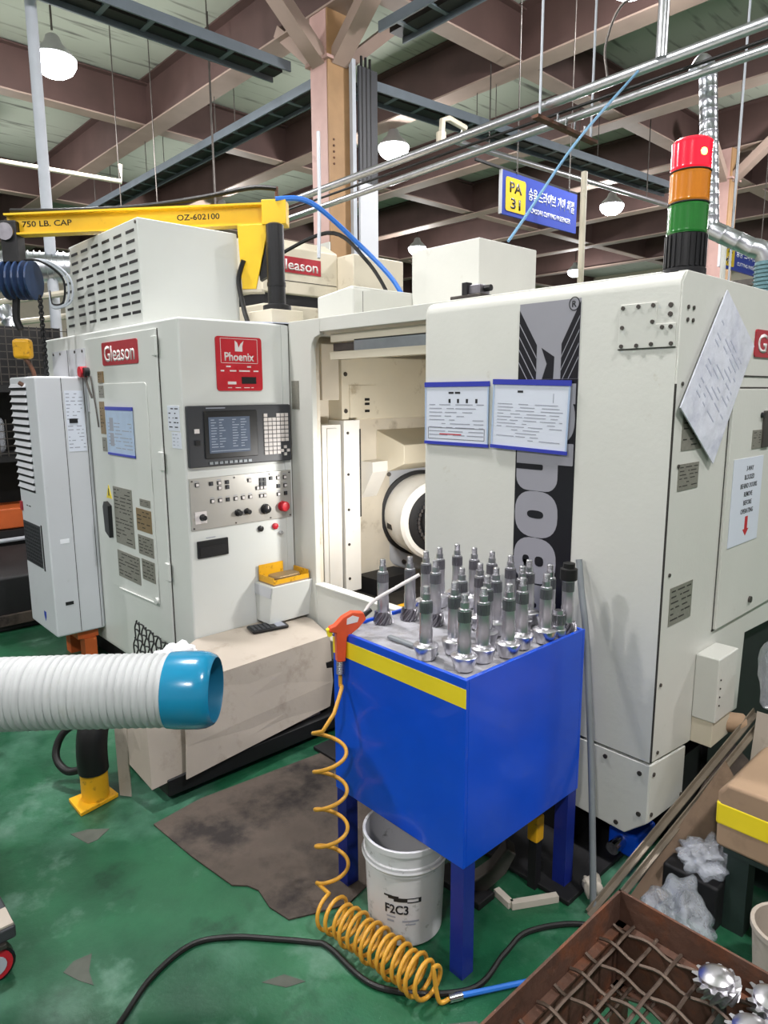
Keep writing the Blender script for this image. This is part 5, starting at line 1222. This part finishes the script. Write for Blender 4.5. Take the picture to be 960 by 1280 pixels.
# ------------------------------------------------------------------ rusty wire trays in the near right corner
def wire_tray(x0, x1, y0, y1, z0, z1, label, legs):
    t = thing('wire_tray', label, 'tray', ((x0+x1)/2, (y0+y1)/2, z0), 'stacked rusty wire trays')
    for a in ((x0, x0+.006, y0, y1), (x1-.006, x1, y0, y1), (x0, x1, y0, y0+.006), (x0, x1, y1-.006, y1)): MB().box(*a, z0, z1).build('side_wall', 'rust', t)
    for a in ((x0+.006, x0+.026, y0, y1), (x1-.026, x1-.006, y0, y1), (x0, x1, y0+.006, y0+.026), (x0, x1, y1-.026, y1-.006)): MB().box(*a, z0, z0+.006).build('bottom_angle', 'rust', t)
    n_ = int((x1-x0)/.055)
    for i in range(1, n_+1):
        x = x0+.055*i-.01
        crimped((x, y0+.01, z0+.014), (x, y1-.01, z0+.014), (0, 0, 1), .0015, .12, .0042, math.pi*(i % 2)).build('wire', 'wire', t, 60)
    n_ = int((y1-y0)/.06)
    for j in range(1, n_+1):
        y = y1-.06*j+.02
        crimped((x0+.01, y, z0+.016), (x1-.01, y, z0+.016), (0, .12, .99), .0065, .11, .0042, math.pi*(j % 2)).build('wire', 'wire', t, 60)
    if legs:
        for x in (x0+.01, x1-.04):
            for y in (y0+.01, y1-.04): MB().box(x, x+.03, y, y+.03, 0, z0).build('leg', 'rust', t)
wire_tray(-.683, -.1, .74, 1.375, .37, .45, 'rusty crimped wire tray, the upper one, in the near right corner', False)
wire_tray(-.675, -.11, .75, 1.365, .22, .366, 'lower rusty wire tray seen through the upper mesh', True)
def mushroom(loc, label, tilt):
    t = thing('bevel_pinion', label, 'pinion', loc, 'bevel pinions on the wire tray')
    fr = Frame(loc, Vector((1, 0, tilt)), Vector((0, 1, 0)))
    vs, fs_ = toothed(fr, .040, .046, 0, .03, 12, .7, .011, 6); MB().add(vs, fs_).build('toothed_rim', 'steel', t)
    MB().lathe(fr, [(.034, .03), (.033, .038), (.022, .046), (.008, .048)], 24).build('domed_top', 'steel', t, 40)
    MB().lathe(fr, [(.008, -.09), (.014, -.085), (.014, 0), (.02, .0)], 16).build('stem', 'steeld', t, 40)
mushroom((-.425, 1.295, .41), 'bright toothed pinion sitting head up on the wire tray, largest in view', .15)
mushroom((-.338, 1.318, .41), 'toothed pinion at the right picture edge, cut off', -.1)
mushroom((-.335, 1.225, .41), 'toothed pinion at the bottom right of the wire tray', .1)

# ------------------------------------------------------------------ clutter right of the machine
t = thing('carton_stand', 'dark green stand beneath the taped carton', 'stand', (-.5, 2.15, 0))
for x in (-.66, -.36):
    for y in (1.99, 2.25): MB().box(x, x+.06, y, y+.06, 0, .25).build('leg', 'darkgreen', t)
MB().box(-.67, -.28, 1.98, 2.32, .25, .27).build('top', 'darkgreen', t)
t = thing('taped_carton', 'brown carton bound with wide yellow tape at the right edge', 'carton', (-.48, 2.15, .272))
bm = MB().prism(Frame((0, 1.965, 0), (1, 0, 0), (0, 0, 1)), [(-.69, .272), (-.25, .272), (-.25, .49), (-.67, .475), (-.695, .44)], -.33, 0)
bm.build('box', 'cardb', t, bevel=.012)
MB().prism(Frame((0, 1.963, 0), (1, 0, 0), (0, 0, 1)), [(-.6945, .34), (-.248, .345), (-.248, .42), (-.6965, .415)], -.334, 0).build('tape_band', 'yellow', t, bevel=.01)
t = thing('tall_carton', 'tall pale carton standing behind the taped one', 'carton', (-.5, 2.5, 0))
MB().box(-.735, -.35, 2.42, 2.68, 0, .5).build('box', 'cardb', t, bevel=.006)
MB().box(-.737, -.348, 2.5, 2.6, .495, .502).build('packing_tape', 'tagbrown', t)
lump('wrapped_part', 'wrap', (-.69, 2.5, .66), (.08, .09, .16), 13, 'plastic wrapped part on the tall carton', 'wrapped part', 18, .2, .503)
lump('plastic_bag', 'wrap', (-.72, 1.80, .085), (.10, .13, .10), 17, 'crumpled clear plastic bag on the floor behind the wire tray', 'plastic bag', 20, .3, .004)
lump('plastic_bag', 'wrap', (-.72, 1.99, .2), (.07, .07, .045), 23, 'smaller clear plastic bag tucked under the carton corner', 'plastic bag', 18, .3, .004)
tagit(MB().box(-.83, -.66, 1.94, 2.07, .0, .15).build('scrap_block', 'dark', None, bevel=.01), 'dark block under the smaller plastic bag', 'block')
t = thing('angle_bar', 'long grey steel angle bar leaning from floor to the flank, upper one', 'steel bar', (-.95, 1.8, 0))
p0, p1 = Vector((-.965, 1.74, .008)), Vector((-.775, 2.47, .50))
MB().bar(p0, p1, .004, .018).build('leg_plate', 'oldsteel', t); MB().bar(p0+Vector((.009, -.003, -.009)), p1+Vector((.009, -.003, -.009)), .018, .004).build('foot_plate', 'oldsteel', t)
t = thing('angle_bar', 'second steel angle bar leaning just below the first', 'steel bar', (-.93, 1.8, 0))
p0, p1 = Vector((-.925, 1.76, .008)), Vector((-.748, 2.47, .48))
MB().bar(p0, p1, .004, .016).build('leg_plate', 'oldsteel', t); MB().bar(p0+Vector((.008, -.003, -.008)), p1+Vector((.008, -.003, -.008)), .016, .004).build('foot_plate', 'oldsteel', t)
tagit(sheet('scrap_board', 'cardd', None, [[(-.90, 2.0, .01), (-.82, 2.02, .01), (-.735, 2.36, .36), (-.81, 2.36, .42)]], .008), 'dark stained board leaning beneath the angle bars', 'board')
tagit(sheet('scrap_board', 'cardmid', None, [[(-.905, 1.88, .008), (-.835, 1.885, .008), (-.70, 2.1, .17), (-.695, 2.22, .30), (-.775, 2.24, .40)]], .006), 'curved brown cardboard offcut below the dark board', 'board')
tagit(sheet('scrap_board', 'card', None, [[(-.74, 2.34, .2), (-.68, 2.36, .2), (-.70, 2.42, .52), (-.75, 2.42, .52)]], .008), 'narrow pale board standing by the tall carton', 'board')
t = thing('grey_pail', 'grey pail half hidden under the carton stand', 'pail', (-.45, 1.88, 0))
MB().lathe(Frame((-.45, 1.87, 0), (1, 0, 0), (0, 1, 0)), [(.075, .0), (.09, .18), (.095, .185), (.095, .2), (.085, .2), (.08, .05)], 28).build('shell', 'card', t, 40)
# things under the table and machine
tagit(MB().box(-2.35, -1.02, 1.72, 2.42, .001, .018).build('floor_sheet', 'dark', None, bevel=.004), 'flat black sheet on the floor under the machine front', 'drip pan')  # thin flat black sheet below the machine front
t = thing('angle_offcut', 'pale L shaped steel offcut on the floor under the table', 'offcut', (-1.1, 1.62, 0))
MB().bar((-1.21, 1.60, .012), (-1.14, 1.585, .012), .022, .022).build('short_limb', 'rag', t); MB().bar((-1.14, 1.585, .012), (-1.06, 1.72, .012), .022, .022).build('long_limb', 'rag', t)
t = thing('foot_pedal', 'dark foot pedal linkage on the floor under the table', 'pedal', (-1.25, 1.6, 0))
MB().prism(Frame((-1.27, 1.56, .0), (.75, .66, 0), (0, 0, 1)), [(-.06, .0), (.02, .0), (.10, .09), (.13, .16), (.10, .18), (.05, .10), (-.02, .04), (-.06, .035)], -.03, .03).build('lever', 'iron', t, bevel=.006)
MB().box(-1.40, -1.2, 1.5, 1.58, 0, .025).build('base', 'dark', t, bevel=.004)
MB().box(-1.17, -1.13, 1.70, 1.74, .17, .26).build('yellow_pad', 'bollard', t, bevel=.006); MB().box(-1.165, -1.135, 1.705, 1.735, 0, .17).build('pad_post', 'dark', t)
lump('cloth_wad', 'rag', (-1.0, 1.83, .03), (.03, .035, .032), 31, 'small white wad of cloth beside the rear table leg', 'rag', 12, .3, .002)
t = thing('hydraulic_valve', 'blue hydraulic valve with steel fittings under the machine', 'valve', (-1.02, 2.12, 0))
MB().box(-1.08, -.97, 2.06, 2.2, .01, .1).build('body', 'blue', t, bevel=.012)
MB().cyl((-1.03, 2.06, .06), (-1.03, 2.0, .06), .022, 12).build('port', 'chrome', t, 40)
MB().cyl((-1.12, 2.1, .12), (-1.02, 2.1, .12), .025, 12).build('fitting', 'chrome', t, 40)
MB().cyl((-1.1, 2.16, .1), (-1.16, 2.12, .2), .018, 10).build('fitting', 'chrome', t, 40)
MB().tube(smoothpath([(-1.14, 2.1, .12), (-1.2, 2.06, .1), (-1.26, 2.08, .04), (-1.3, 2.2, .03)]), .016, 8).build('hose', 'rubber', t, 40)
